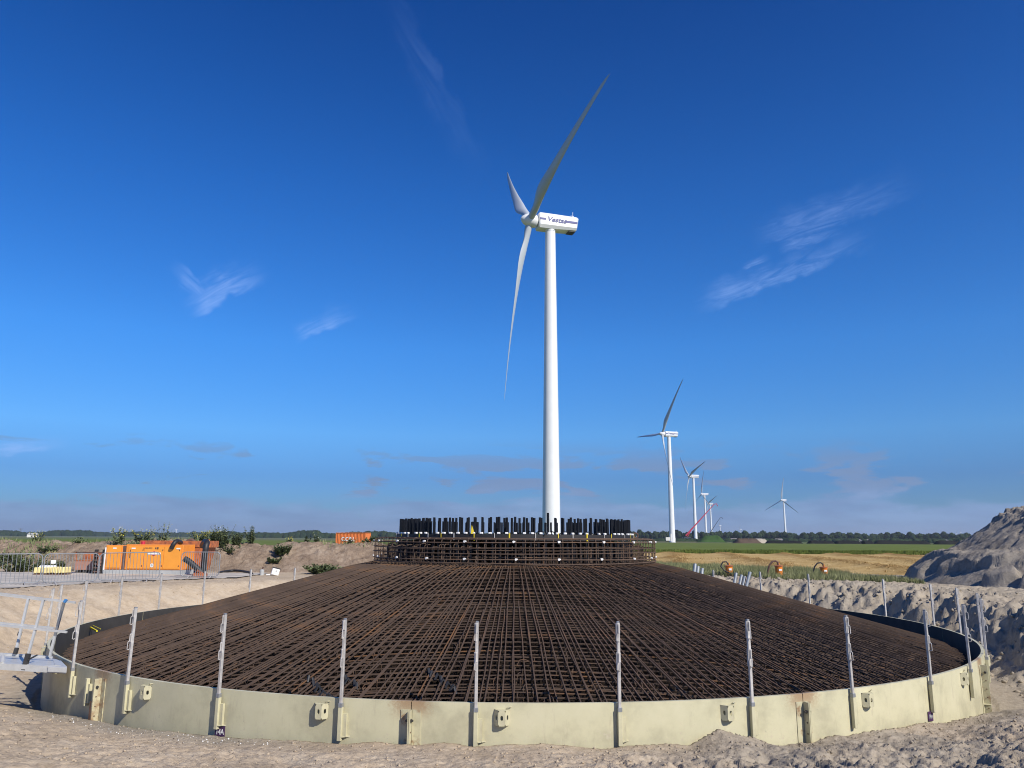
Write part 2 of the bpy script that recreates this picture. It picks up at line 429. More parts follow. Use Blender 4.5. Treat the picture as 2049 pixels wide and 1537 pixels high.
def grid_faces(nr, nc, wrap=False):
    i = np.arange(nr - 1)[:, None]; j = np.arange(nc if wrap else nc - 1)[None, :]
    a = i * nc + j; b = i * nc + (j + 1) % nc
    return np.stack([a, b, b + nc, a + nc], -1).reshape(-1, 4)
def empty(name, loc=(0, 0, 0), rz=0.0):
    o = bpy.data.objects.new(name, None); COL.objects.link(o)
    o.location = loc; o.rotation_euler = (0, 0, rz); o.empty_display_size = 0.3
    return o
def tag(o, label=None, cat=None, group=None, kind=None):
    if label: o['label'] = label
    if cat: o['category'] = cat
    if group: o['group'] = group
    if kind: o['kind'] = kind
    return o
def copy_tree(o, parent=None, kids=None):
    c = o.copy(); COL.objects.link(c); c.parent = parent
    for ch in list(o.children): copy_tree(ch, c)
    return c
ORD = ['first', 'second', 'third', 'fourth', 'fifth', 'sixth', 'seventh', 'eighth', 'ninth', 'tenth', 'eleventh', 'twelfth', 'thirteenth', 'fourteenth', 'fifteenth', 'sixteenth', 'seventeenth', 'eighteenth', 'nineteenth', 'twentieth']
ORD += ['twenty-' + o for o in ORD[:9]] + ['thirtieth'] + ['thirty-' + o for o in ORD[:9]] + ['fortieth'] + ['forty-' + o for o in ORD[:9]] + ['fiftieth']

# ------------------------------------------------------------------ numpy noise
def vnoise(x, y, seed=0):
    xi = np.floor(x).astype(np.int64); yi = np.floor(y).astype(np.int64)
    xf = x - xi; yf = y - yi
    def h(a, b):
        n = (a * 374761393 + b * 668265263 + seed * 1274126177) & 0xFFFFFFFF
        n = ((n ^ (n >> 13)) * 1274126177) & 0xFFFFFFFF
        n = n ^ (n >> 16)
        return (n & 0xFFFF) / 65535.0
    u = xf * xf * (3 - 2 * xf); v = yf * yf * (3 - 2 * yf)
    a = h(xi, yi); b = h(xi + 1, yi); c = h(xi, yi + 1); d = h(xi + 1, yi + 1)
    return (a * (1 - u) + b * u) * (1 - v) + (c * (1 - u) + d * u) * v
def fbm(x, y, octs=5, seed=0, gain=0.5, ridge=False):
    s = 0; a = 1.0; t = 0
    for i in range(octs):
        ca, sa = math.cos(0.6 * i + .3), math.sin(0.6 * i + .3)
        n = vnoise((x * ca - y * sa) * 2 ** i + 17.3 * i, (x * sa + y * ca) * 2 ** i - 9.1 * i, seed + i)
        if ridge: n = 1 - np.abs(2 * n - 1)
        s = s + a * n; t += a; a *= gain
    return s / t
def worley(x, y, seed=0):
    """distance to the nearest scattered point, 0..1: broken clods with sharp creases"""
    xi = np.floor(x).astype(np.int64); yi = np.floor(y).astype(np.int64); best = np.full(x.shape, 9.0)
    for i in (-1, 0, 1):
        for j in (-1, 0, 1):
            a = xi + i; b = yi + j
            n = (a * 374761393 + b * 668265263 + seed * 1274126177) & 0xFFFFFFFF
            n = ((n ^ (n >> 13)) * 1274126177) & 0xFFFFFFFF; n = n ^ (n >> 16)
            px = a + (n & 0xFF) / 255.0; py = b + ((n >> 8) & 0xFF) / 255.0
            best = np.minimum(best, (x - px) ** 2 + (y - py) ** 2)
    return np.minimum(np.sqrt(best), 1.0)
def sstep(x, a, b):
    t = np.clip((x - a) / (b - a), 0, 1); return t * t * (3 - 2 * t)

# ------------------------------------------------------------------ ground
CX, CY = 0.1, 21.0
RIN, ROUT = 10.45, 10.50
ZRIM, ZFLOOR = -0.36, -1.42
# height of the loose sand against the outside of the ring, by angle round the ring
ZB = [(-180, -1.40), (-150, -1.40), (-144, -1.36), (-138, -1.22), (-130.6, -1.07), (-123.1, -1.015), (-117.0, -.964), (-112.5, -.931), (-109.8, -.918), (-105.6, -.878), (-101.8, -.888),
      (-99.6, -.838), (-97.1, -.861), (-94.7, -.806), (-92.9, -.858), (-90.5, -.811), (-87.8, -.821), (-84.4, -.875), (-82.6, -.841), (-80.8, -.839), (-79.0, -.833), (-78.2, -.863),
      (-75.9, -.68), (-73.2, -.80), (-71.5, -.952), (-68.0, -.953), (-66.5, -.90), (-64.0, -.911), (-58.0, -.937), (-54.4, -.954), (-43.6, -1.125), (-38.3, -1.234), (-32, -1.40), (0, -1.40), (180, -1.40)]
ZBa = np.array(ZB)
def ground_h(x, y):
    dx = x - CX; dy = y - CY
    r = np.hypot(dx, dy); ph = np.degrees(np.arctan2(dy, dx))
    side = (dx > 0)
    # open pit round the ring
    ri = np.where(side, 11.5, 11.9)
    ro = np.interp(ph, [-180, -150, -120, -90, -60, -30, -5, 30, 60, 90, 150, 180], [15.3, 15.2, 16.5, 17.5, 16.5, 14.3, 13.8, 15.2, 15.4, 15, 15.2, 15.3])
    cl = 0.55 * (fbm(x * 0.8, y * 0.8, 3, 5) - 0.5)
    t = np.clip((r + cl * np.where(side, 1.6, 0.8) - ri) / (ro - ri), 0, 1)
    prof = np.where(side, sstep(t, 0.0, 0.85), sstep(t, -0.1, 1.02))
    zp = ZFLOOR + (0 - ZFLOOR) * prof
    # foreground bank heaped against the ring
    zb = np.interp(ph, ZBa[:, 0], ZBa[:, 1])
    w = sstep(ph, -152, -138) * (1 - sstep(ph, -42, -30))
    tb = np.clip((r - 10.6) / (ro - 10.6), 0, 1)
    zsm = np.interp(ph, [-180, -140, -90, -40, 0], [-1.35, -1.2, -.87, -1.2, -1.4])
    k = np.exp(-np.clip(r - 10.6, 0, 99) / 0.55)
    zf = (zb * k + zsm * (1 - k)) * (1 - tb)
    z = zp * (1 - w) + zf * w
    # roughness
    inside = r < 10.62
    right = sstep(ph, -60, -30) * (1 - sstep(ph, 75, 100))
    slope = np.exp(-((t - 0.5) / 0.42) ** 2) * (t < 1) * (1 - w)
    n1 = fbm(x * 1.3, y * 1.3, 5, 11, 0.55); n2 = fbm(x * 3.2, y * 3.2, 5, 23, 0.6, ridge=True)
    z = z + right * slope * (0.55 * (n1 - 0.5) + 0.22 * (n2 - 0.5)) * np.where(r > 11.3, 1, 0)
    n6 = fbm(x * 5.5 + n1 * 2, y * 5.5, 5, 29, 0.68, ridge=True)
    wx = x + .5 * n1; wy = y + .5 * n2
    arc = np.radians(ph) * 13; w1 = worley(arc * 1.7 + n1, r * .95 + n1, 3); w2 = worley(wx * 4.5, wy * 4.5, 5); w3 = worley(wx * 11, wy * 11, 7)
    amp = 0.45 + 0.9 * fbm(x * .7, y * .7, 2, 51)
    z = z + right * (slope + .15) * (1 - w) * amp * (0.14 * (n6 - 0.5) - 0.50 * (w1 - .45) - 0.17 * (w2 - .45) - 0.07 * (w3 - .45)) * np.where(r > 11.3, 1, 0)
    z = z + (1 - right) * slope * (0.30 * (n1 - 0.5) + 0.07 * (n2 - 0.5))
    n3 = fbm(x * 2.0, y * 2.0, 6, 31, 0.55); n4 = fbm(x * 9.0, y * 9.0, 4, 37, 0.62)
    rightfg = sstep(x, -0.5, 3.0)
    fg = w * (0.25 + 0.75 * np.clip((r - 10.6) / 1.2, 0, 1))
    n5 = fbm(x * 5.0 + 0.6 * n3, y * 11.0, 4, 43, 0.6, ridge=True)
    z = z + fg * ((0.12 + 0.14 * rightfg) * (n3 - 0.5) + (0.04 + 0.03 * rightfg) * (n4 - 0.5) + (0.05 + 0.03 * rightfg) * (n5 - 0.5))
    z = z + np.where(inside, 0, 1) * (1 - w) * (0.05 * (n3 - 0.5) + 0.05 * (n4 - 0.5)) * np.exp(-r / 60)
    w4 = worley(wx * 3.2, wy * 4.2, 9); patch = sstep(fbm(x * 1.1, y * 1.1, 3, 53), .42, .62)
    w5 = worley(wx * 19, wy * 19, 13)
    z = z - fg * (.30 + .70 * rightfg) * (.07 * patch * (w4 - .45) + (.015 + .04 * patch) * (w2 - .45) + .030 * (w3 - .45) + .022 * (w5 - .45))
    # lip of spoil along the right edge of the pit and caterpillar treads beyond it
    top = (1 - w) * right * np.exp(-((r - ro - 0.4) / 0.5) ** 2)
    z = z + top * 0.14 * n1
    tr = right * sstep(r, 14.0, 14.5) * (1 - sstep(r, 19.0, 20)) * (1 - w)
    ang = np.radians(ph) * 15.0
    z = z + tr * 0.10 * np.maximum(0, np.sin(ang * 2 * np.pi / 0.30 + 2.5 * np.sin(r * 4.2))) * (0.5 + n1)
    trl = sstep(-x, 12.5, 13.2) * (r > 15.6) * (r < 17.2)
    z = z + trl * 0.05 * np.maximum(0, np.sin((x * .6 + y) * 2 * np.pi / 0.34)) * n1 * 1.6
    tf = w * sstep(x, .8, 1.6) * np.exp(-((y - 9.15 + 0.04 * x) / 0.30) ** 2)
    z = z + tf * 0.06 * (np.sin(x * 2 * np.pi / 0.30 + 1.2 * y) > 0.2) * n1 * 1.6 - tf * 0.05
    z = np.where(inside, ZFLOOR - 0.02, z)
    far = sstep(np.hypot(x, y), 48, 70)
    return z * (1 - far)
def ground_grey(x, y):
    dx = x - CX; dy = y - CY; r = np.hypot(dx, dy); ph = np.degrees(np.arctan2(dy, dx))
    g = sstep(ph, -75, -35) * (1 - sstep(ph, 95, 120)) * 0.85
    lip = np.exp(-((r - 10.7) / 0.45) ** 2) * sstep(-ph, 100, 112) * 0.9
    fgr = (ph < -60) * (ph > -125) * sstep(x, 0.5, 3.5) * 0.75
    return np.clip(np.maximum(np.maximum(g, lip), fgr) + 0.35 * (fbm(x * .8, y * .8, 3, 77) - 0.5), 0, 1)
ang = np.concatenate([np.linspace(-180, -39, 60)[:-1], np.linspace(-39, 39, 641), np.linspace(39, 180, 60)[1:]])
rad = np.concatenate([[0.02], np.linspace(0.6, 6, 14), np.linspace(6.05, 12.5, 215), np.geomspace(12.55, 36, 300), np.geomspace(36.5, 90, 60), np.geomspace(100, 9500, 26)])
AA, RR = np.meshgrid(np.radians(ang), rad)
GX = RR * np.sin(AA); GY = RR * np.cos(AA)
GZ = ground_h(GX, GY)
ground = np_mesh('ground', np.stack([GX, GY, GZ], -1).reshape(-1, 3), grid_faces(len(rad), len(ang)), M['sand'], smooth=False, attrs={'grey': ground_grey(GX, GY)})
tag(ground, kind='structure')
def gz(x, y):
    return float(ground_h(np.array([float(x)]), np.array([float(y)]))[0])

def heightfield(name, xs, ys, fn, mat, keep=None, attrs=None):
    X, Y = np.meshgrid(xs, ys); Z = fn(X, Y)
    F = grid_faces(len(ys), len(xs))
    if keep is not None:
        kk = keep(X, Y).ravel(); F = F[kk[F].all(1)]
    return np_mesh(name, np.stack([X, Y, Z], -1).reshape(-1, 3), F, mat, attrs={'grey': attrs(X, Y)} if attrs else None)

# meadow and far farmland behind everything
gax = np.concatenate([-np.geomspace(6500, 76, 30), np.linspace(-70, 70, 29), np.geomspace(76, 6500, 30)])
o = heightfield('meadow', gax, gax + 0.0, lambda X, Y: 0.02 + 0 * X, M['meadow'], keep=lambda X, Y: (np.hypot(X, Y + 5) > 62) | (Y > 58)); tag(o, kind='structure')
# straw stubble with swaths
def lineB(X): return np.interp(X, [-10, 8, 12, 19, 30, 60, 140], [90, 62, 54, 41, 38, 36, 36])
def swath(X, Y):
    s = (X - 0.2 * Y - 6.9) / 6.5
    wob = 0.10 * (fbm(X * 0.15, Y * 0.15, 3, 61) - 0.5) * 4 + .10 * (fbm(X * .9, Y * .9, 3, 67) - .5)
    d = np.abs(s + wob - np.round(s + wob)) * 6.5
    return np.exp(-(d / 1.05) ** 2)
def straw_h(X, Y):
    sw = swath(X, Y)
    n = fbm(X * 1.6, Y * 1.6, 4, 63, 0.6)
    e = sstep(Y - lineB(X), -1.4, 0.3)
    return (0.09 + sw * (0.07 + 0.20 * n) + 0.07 * n) * e - 0.06
o = heightfield('stubble_field', np.linspace(-4, 110, 470), np.linspace(38, 100, 300), straw_h, M['straw'], keep=lambda X, Y: Y > lineB(X) - 1.0,
                attrs=lambda X, Y: np.clip(swath(X, Y) * (.35 + 1.1 * fbm(X * 1.2, Y * .8, 4, 68)) + .5 * (fbm(X * .25, Y * .12, 3, 69) - .45), 0, 1))
tag(o, kind='structure')
# green crop field
def crop_h(X, Y): return 0.05 + 0.16 * sstep(Y, 98, 99.0) * (1 - sstep(Y, 376, 378)) + 0.16 * fbm(X * .5, Y * .5, 3, 71) * sstep(Y, 98, 99.5)
o = heightfield('crop_field', np.linspace(-330, 330, 500), np.concatenate([np.linspace(97.5, 112, 50), np.geomspace(113, 378, 70)]), crop_h, M['crop'])
tag(o, kind='structure')

# grey compacted site road on the left
o = heightfield('site_road', np.linspace(-46, -11.5, 90), np.linspace(24, 40, 50), lambda X, Y: 0.035 + 0.05 * (fbm(X * .9, Y * 2.5, 4, 81) - .5), M['road'],
                keep=lambda X, Y: (np.hypot(X - CX, Y - CY) > 16.9) & (Y < 39.5) & (Y - 0.1 * X < 39.5))
tag(o, kind='structure')

# earth berm behind the site
def berm_h(X, Y):
    c = 44.0 + 1.2 * np.sin(X * .13) + 0.8 * fbm(X * .3, Y * 0, 2, 3)
    hgt = 1.32 + 0.35 * (fbm(X * .35, X * 0 + 3, 3, 91) - .5)
    hgt = hgt * sstep(-X, -1.5, 4.5) - 0.10 * sstep(X, -22, -8)
    half = 3.0 + 0.8 * (fbm(X * .5, X * 0 + 8, 3, 93) - .5)
    d = (Y - c) / half
    p = np.where(d < 0, 1 - sstep(-d, 0.15, 1.25), 1 - sstep(d, 0.2, 1.6))
    n = fbm(X * 1.1, Y * 1.1, 5, 95, 0.55) - 0.5; n2 = fbm(X * 2.5 - Y, Y * 2.5, 4, 97, 0.6, ridge=True) - .5
    return hgt * p + (0.42 * n + 0.34 * n2 + 0.14 * (fbm(X * 6, Y * 6, 3, 98, 0.6, ridge=True) - .5)) * sstep(p, 0.02, 0.5) - 0.12 * (1 - sstep(p, 0, .05)) 
o = heightfield('earth_berm', np.linspace(-62, 3, 620), np.linspace(38.5, 50, 130), berm_h, M['berm'])
tag(o, kind='structure')
def bermz(x, y): return float(berm_h(np.array([float(x)]), np.array([float(y)]))[0])

# grey heap of excavated sand on the right
def pile_h(X, Y):
    dx = X - 27.5; dy = Y - 33.3
    r = np.hypot(dx, dy) + 0.25 * (fbm(X * .35, Y * .35, 3, 101) - .5) + 0.25 * (fbm(X * 1.1, Y * 1.1, 3, 102) - .5)
    t = np.clip((10.2 - r) / 5.0, -0.1, 1)
    h = 3.25 * np.where(t > 0, t ** 1.08, t) 
    n = fbm(X * 1.0, Y * 1.0, 5, 103, 0.6) - .5; n2 = fbm(X * 2.2, Y * 2.2, 5, 105, 0.62, ridge=True) - .5
    gully = fbm(np.arctan2(dy, dx) * 7.0, r * .25, 4, 107, 0.6, ridge=True) - .5
    edge = sstep(t, 0.0, 0.35)
    step = 0.35 * sstep(fbm(X * .6 + Y * .25, Y * .5, 3, 109), .48, .54) * sstep(t, .02, .12) * (1 - sstep(t, .3, .5))
    w1 = worley(X * 1.5 + n, Y * 1.5 + n2, 21); w2 = worley(X * 4 + n, Y * 4, 22)
    rough = sstep(fbm(X * .45 + 4, Y * .45, 3, 115), .38, .58)
    return h - .12 - edge * rough * (.34 * (w1 - .45) + .12 * (w2 - .45)) + edge * (0.22 * n + 0.10 * n2 + 0.22 * gully + 0.10 * (fbm(X * 6, Y * 6, 4, 111, 0.6, ridge=True) - .5)) + step - 0.03
o = heightfield('sand_heap', np.linspace(15, 39, 400), np.linspace(22, 45, 370), pile_h, M['grey_sand'])
tag(o, 'tall heap of excavated grey sand rising at the right edge', 'sand heap')

# ------------------------------------------------------------------ loose clods (uncountable)
def scatter_lumps(name, pts, sizes, mat, seed=1):
    rng = np.random.default_rng(seed)
    base = np.array([(0, 0, 1), (.9, 0, .2), (.28, .85, .2), (-.72, .53, .2), (-.72, -.53, .2), (.28, -.85, .2), (.5, .3, -.6), (-.5, .4, -.6), (0, -.6, -.6)], float)
    tri = np.array([(0, 1, 2), (0, 2, 3), (0, 3, 4), (0, 4, 5), (0, 5, 1), (1, 6, 2), (2, 6, 7), (2, 7, 3), (3, 7, 4), (4, 7, 8), (4, 8, 5), (5, 8, 1), (1, 8, 6)])
    N = len(pts)
    V = base[None] * (1 + 0.45 * (rng.random((N, 9, 1)) - .5)) + 0.28 * (rng.random((N, 9, 3)) - .5)
    a = rng.random(N) * 6.28; c, s = np.cos(a), np.sin(a)
    x = V[..., 0] * c[:, None] - V[..., 1] * s[:, None]; y = V[..., 0] * s[:, None] + V[..., 1] * c[:, None]
    V = np.stack([x, y, V[..., 2] * (0.55 + .4 * rng.random((N, 1)))], -1) * sizes[:, None, None] + pts[:, None, :]
    F = (tri[None] + (np.arange(N) * 9)[:, None, None]).reshape(-1, 3)
    return np_mesh(name, V.reshape(-1, 3), F, mat, smooth=False, attrs={'grey': np.repeat(ground_grey(pts[:, 0], pts[:, 1]), 9)})
rng = np.random.default_rng(4)
P_, Z_ = [], []
def add_pts(n, xr, yr, test, smin, smax, p=2.5):
    x = rng.uniform(*xr, n); y = rng.uniform(*yr, n); k = test(x, y); x, y = x[k], y[k]
    s = smin + (smax - smin) * rng.random(len(x)) ** p
    P_.append(np.stack([x, y, ground_h(x, y) + s * 0.15], -1)); Z_.append(s)
rc = lambda x, y: np.hypot(x - CX, y - CY)
add_pts(26000, (-8, 8), (7, 15), lambda x, y: (rc(x, y) > 10.65) & (rc(x, y) < 13.5) & (rng.random(len(x)) < 0.35 + 0.65 * sstep(x, -1, 3)), 0.004, 0.028, 5)
add_pts(9000, (4, 17), (13, 34), lambda x, y: (rc(x, y) > 11.2) & (rc(x, y) < 16.5), 0.008, 0.09, 5)
add_pts(2500, (-16, -5), (14, 34), lambda x, y: (rc(x, y) > 11.2) & (rc(x, y) < 17), 0.006, 0.04, 5)
add_pts(700, (-8, -1.5), (9, 14.5), lambda x, y: (rc(x, y) > 10.6) & (rc(x, y) < 11.2), 0.008, 0.022, 3)
pts = np.concatenate(P_); szs = np.concatenate(Z_)
o = scatter_lumps('sand_clods', pts, szs, M['clod'], 3); tag(o, 'loose clods of dry sand strewn round the pit', 'clods', kind='stuff')

# ------------------------------------------------------------------ formwork ring
def polar(r, deg, z=0.0): return Vector((CX + r * math.cos(R(deg)), CY + r * math.sin(R(deg)), z))
ring = empty('formwork_ring', (CX, CY, ZFLOOR))
tag(ring, 'large round cream steel formwork ring enclosing the rusty reinforcement', 'formwork')
def child_at(o, parent, loc=(0, 0, 0), rz=0.0):
    o.parent = parent; o.location = loc; o.rotation_euler = (0, 0, rz); return o
JOINTS = [-97.5 + 29.7 * k for k in range(12)]
JOINTS = [-97.5, -68.1, -37.8, -8, 22, 52, 82, 112, 142, 172, 202, 232.2]
for a0, a1 in zip(JOINTS, JOINTS[1:] + [JOINTS[0] + 360]):
    m = MB(); n = 28; g = 0.03
    aa = [a0 + g + (a1 - a0 - 2 * g) * i / n for i in range(n + 1)]
    vs = []
    for a in aa:
        c, s_ = math.cos(R(a)), math.sin(R(a))
        wv = 0.004 * math.sin(a * 3.7)
        for (r, z) in ((ROUT + wv, 0), (ROUT + wv, ZRIM - ZFLOOR), (RIN, ZRIM - ZFLOOR), (RIN, 0)):
            vs.append((r * c, r * s_, z))
    fs = []; mi = []
    for i in range(n):
        b = i * 4
        for k in range(4):
            fs.append((b + k, b + 4 + k, b + 4 + (k + 1) % 4, b + (k + 1) % 4)); mi.append(1 if k == 2 else 0)
    fs += [(0, 1, 2, 3), (n * 4 + 3, n * 4 + 2, n * 4 + 1, n * 4)]; mi += [0, 0]
    m.v = vs; m.f = fs; m.mi = mi
    p = m.build('panel', [M['cream'], M['woodplate']], ring, smooth=40)
H = ZRIM - ZFLOOR
# joint flanges with bolts and a gusset
def flange_at(a, worn=False):
    m = MB()
    z1 = H - 0.10; 
    for sd in (-1, 1):
        m.box((0.062, sd * 0.009, z1 / 2), (0.11, 0.012, z1))
    m.box((0.005, -0.075, z1 / 2), (0.012, 0.11, z1)); m.box((0.005, 0.075, z1 / 2), (0.012, 0.11, z1))
    f = m.build('joint_flange', M['cream_rust' if worn else 'cream_worn'], ring)
    f.location = (ROUT * math.cos(R(a)), ROUT * math.sin(R(a)), 0); f.rotation_euler = (0, 0, R(a))
    g = MB(); zg = 0.30
    g.add([(0.012, -0.075, zg), (0.118, -0.02, zg), (0.118, 0.02, zg), (0.012, 0.075, zg), (0.012, -0.075, zg + .012), (0.118, -0.02, zg + .012), (0.118, 0.02, zg + .012), (0.012, 0.075, zg + .012)],
          [(3, 2, 1, 0), (4, 5, 6, 7), (0, 1, 5, 4), (1, 2, 6, 5), (2, 3, 7, 6), (3, 0, 4, 7)])
    g.build('gusset', M['cream_worn'], f)
    for k, z in enumerate([H - 0.22, H - 0.36, H - 0.50, H - 0.64, H - 0.82]):
        b = MB(); L = 0.05 if k == 0 else 0.022
        b.tube([(0.075, -L, z), (0.075, L, z)], 0.013 if k == 0 else 0.010, 8)
        if k == 0:
            b.tube([(0.075, -L * .7, z), (0.075, -L * .3, z)], 0.022, 6); b.tube([(0.075, L * .3, z), (0.075, L * .7, z)], 0.022, 6)
        b.build('bolt', M['dark'] if k == 0 else M['brown'], f)
    if worn:
        b = MB(); b.box((0.06, -0.05, 0.32), (0.11, 0.06, 0.62)); b.build('rusted_packer', M['rust_plate'], f)
    return f
for a in JOINTS:
    if a in (82, 112, 52): continue
    flange_at(a, worn=abs(a - 232.2) < 1)
# lifting brackets: folded plate boxes with oval holes
def bracket_mesh():
    m = MB()
    plan = [(0.0, -0.10), (0.085, -0.045), (0.085, 0.045), (0.0, 0.10)]
    h = 0.185; t = 0.008
    def face(p, q, hole):
        p = Vector((p[0], p[1], 0)); q = Vector((q[0], q[1], 0)); L = (q - p).length; ex = (q - p) / L
        nrm = Vector((ex.y, -ex.x, 0))
        def P(u, z, d=0): v = p + ex * u - nrm * d; return (v.x, v.y, z)
        n = 20; outer = []; inner = []
        for i in range(n):
            an = 2 * math.pi * i / n; c, s_ = math.cos(an), math.sin(an)
            k = 1 / max(abs(c), abs(s_)); outer.append((L / 2 + L / 2 * min(1, max(-1, c * k)), h / 2 + h / 2 * min(1, max(-1, s_ * k))))
            hx = 0.017; inner.append((L / 2 + hx * c, h * .52 + hx * s_ + (0.012 if s_ > 0 else -0.012)))
        vs = [P(u, z) for u, z in outer] + [P(u, z) for u, z in inner] + [P(u, z, t) for u, z in inner] + [P(u, z, t) for u, z in outer]
        fs = []
        for i in range(n):
            j = (i + 1) % n
            fs += [(i, j, n + j, n + i), (n + i, n + j, 2 * n + j, 2 * n + i), (2 * n + i, 2 * n + j, 3 * n + j, 3 * n + i)]
        m.add(vs, fs)
    for a, b in zip(plan, plan[1:]): face(a, b, True)
    m.add([(x, y, h) for x, y in plan] + [(x, y, h + .004) for x, y in plan], [(4, 5, 6, 7), (0, 1, 5, 4), (1, 2, 6, 5), (2, 3, 7, 6)])
    m.add([(x * .9, y * .9, .002) for x, y in plan] , [(3, 2, 1, 0)])
    # small bent lug above
    m.tube([(0.0, 0.06, h + .005), (0.03, 0.07, h + .03), (0.03, 0.10, h + .035), (0.0, 0.12, h + .03)], 0.006, 5)
    return m
bm_me = None
for a in (-121.0, -104.2, -91.1, -74.7, -61.5, -45.2, -139.0, -150.5, -31.0, -13, 5, 160, 178):
    if bm_me is None:
        b0 = bracket_mesh().build('lifting_bracket', M['cream'], ring); bm_me = b0
    else:
        b0 = bm_me.copy(); COL.objects.link(b0)
    b0.location = ((ROUT + .002) * math.cos(R(a)), (ROUT + .002) * math.sin(R(a)), H - 0.26); b0.rotation_euler = (0, 0, R(a))

# posts: tops seen in the photo give their angles
POSTS = [(-92.9, 0, 0.0), (-82.9, 0, 0), (-72.8, -.3, 0), (-63.3, -1.0, 0), (-52.7, 0.2, 0), (-43.3, -.6, 0), (-33.3, 0, 0), (-24.0, 0, 0), (-13.2, -.6, 0), (-4.4, -.8, 0), (8.5, -.5, 0), (26.1, -.3, 0), (36.8, 0, 0), (47.0, 0, 0),
         (-102.6, .3, 0), (-112.9, .3, 0), (-123.4, 1.0, 0), (-133.5, 1.0, 0), (-153.7, 1.8, 0), (-161.4, .3, 0), (-171.7, .2, 0), (177.6, .4, 0), (167.5, .4, 0), (157.2, .3, 0), (146.9, .4, 0), (137.2, 0, 0)]
def socket_mesh():
    m = MB()
    m.box((0.045, 0, 0.215), (0.055, 0.055, 0.41), bev=0.004)
    m.box((0.022, 0.055, 0.20), (0.040, 0.055, 0.28))
    m.add([(0.0, 0.03, .055), (0.07, 0.03, .055), (0.0, 0.125, .055), (0.0, 0.03, .067), (0.07, 0.03, .067), (0.0, 0.125, .067)], [(0, 2, 1), (3, 4, 5), (0, 1, 4, 3), (1, 2, 5, 4), (2, 0, 3, 5)])
    return m
def post_tree():
    root = empty('guard_post')
    m = MB(); m.box((0, 0, 0.55), (0.040, 0.040, 1.10), bev=0.005)
    m.build('post', M['galv'], root)
    m = MB(); m.box((0, 0, 0.03), (0.056, 0.056, 0.055), bev=0.004); m.build('collar', M['galv_dull'], root)
    for z0 in (0.50, 0.86):
        m = MB()
        m.tube([(0.020, -.004, z0 + .23), (0.040, -.004, z0 + .215), (0.042, -.004, z0 + .125), (0.062, -.004, z0 + .11), (0.064, -.004, z0 + .01), (0.045, -.004, z0), (0.022, -.004, z0 + .01)], 0.0065, 6)
        m.box((0.002, -0.025, z0 + .12), (0.036, 0.010, 0.22)); m.box((0.025, 0, z0 + .17), (0.010, 0.038, 0.12))
        m.build('rail_hook', M['galv'], root)
    m = MB(); m.box((0.0, 0, 1.105), (0.042, 0.036, 0.02), bev=0.004); m.build('end_cap', M['galv_dull'], root)
    return root
proto = post_tree(); sock = None
front = sorted([p for p in POSTS if -140 < p[0] < -36], key=lambda p: p[0])
for i, (a, lean, _) in enumerate(POSTS):
    t = proto if i == 0 else copy_tree(proto)
    rr = ROUT + 0.047
    t.location = polar(rr, a, ZRIM - 0.105)
    t.rotation_euler = (R(random.uniform(-.5, .5)), R(lean), 0)
    ex = Matrix.Rotation(R(a), 4, 'Z')
    t.rotation_euler = (Matrix.Rotation(R(lean), 4, 'Y') @ Matrix.Rotation(R(random.uniform(-.5, .5)), 4, 'X') @ ex).to_euler()
    if (a, lean, _) in front:
        lab = '%s galvanised guard post from the left along the near cream rim' % ORD[front.index((a, lean, _))]
    elif a > -36 and a < 60:
        rk = sorted([p[0] for p in POSTS if -36 < p[0] < 60])
        lab = '%s galvanised guard post counted backwards from the right end of the ring' % ORD[rk.index(a)]
    else:
        rk = sorted([p[0] % 360 for p in POSTS if p[0] < -140 or p[0] > 60], reverse=True)
        lab = '%s slim guard post counted backwards from the aluminium walkway before the pale pit wall' % ORD[rk.index(a % 360)]
    tag(t, lab, 'guard post', 'guard posts standing round the formwork ring')
    if sock is None:
        sock = socket_mesh().build('post_socket', M['cream'], ring); s1 = sock
    else:
        s1 = sock.copy(); COL.objects.link(s1)
    s1.location = (ROUT * math.cos(R(a)), ROUT * math.sin(R(a)), H - 0.52); s1.rotation_euler = (0, 0, R(a))
s1 = sock.copy(); COL.objects.link(s1); a = -129.9
s1.location = (ROUT * math.cos(R(a)), ROUT * math.sin(R(a)), H - 0.56); s1.rotation_euler = (0, 0, R(a))

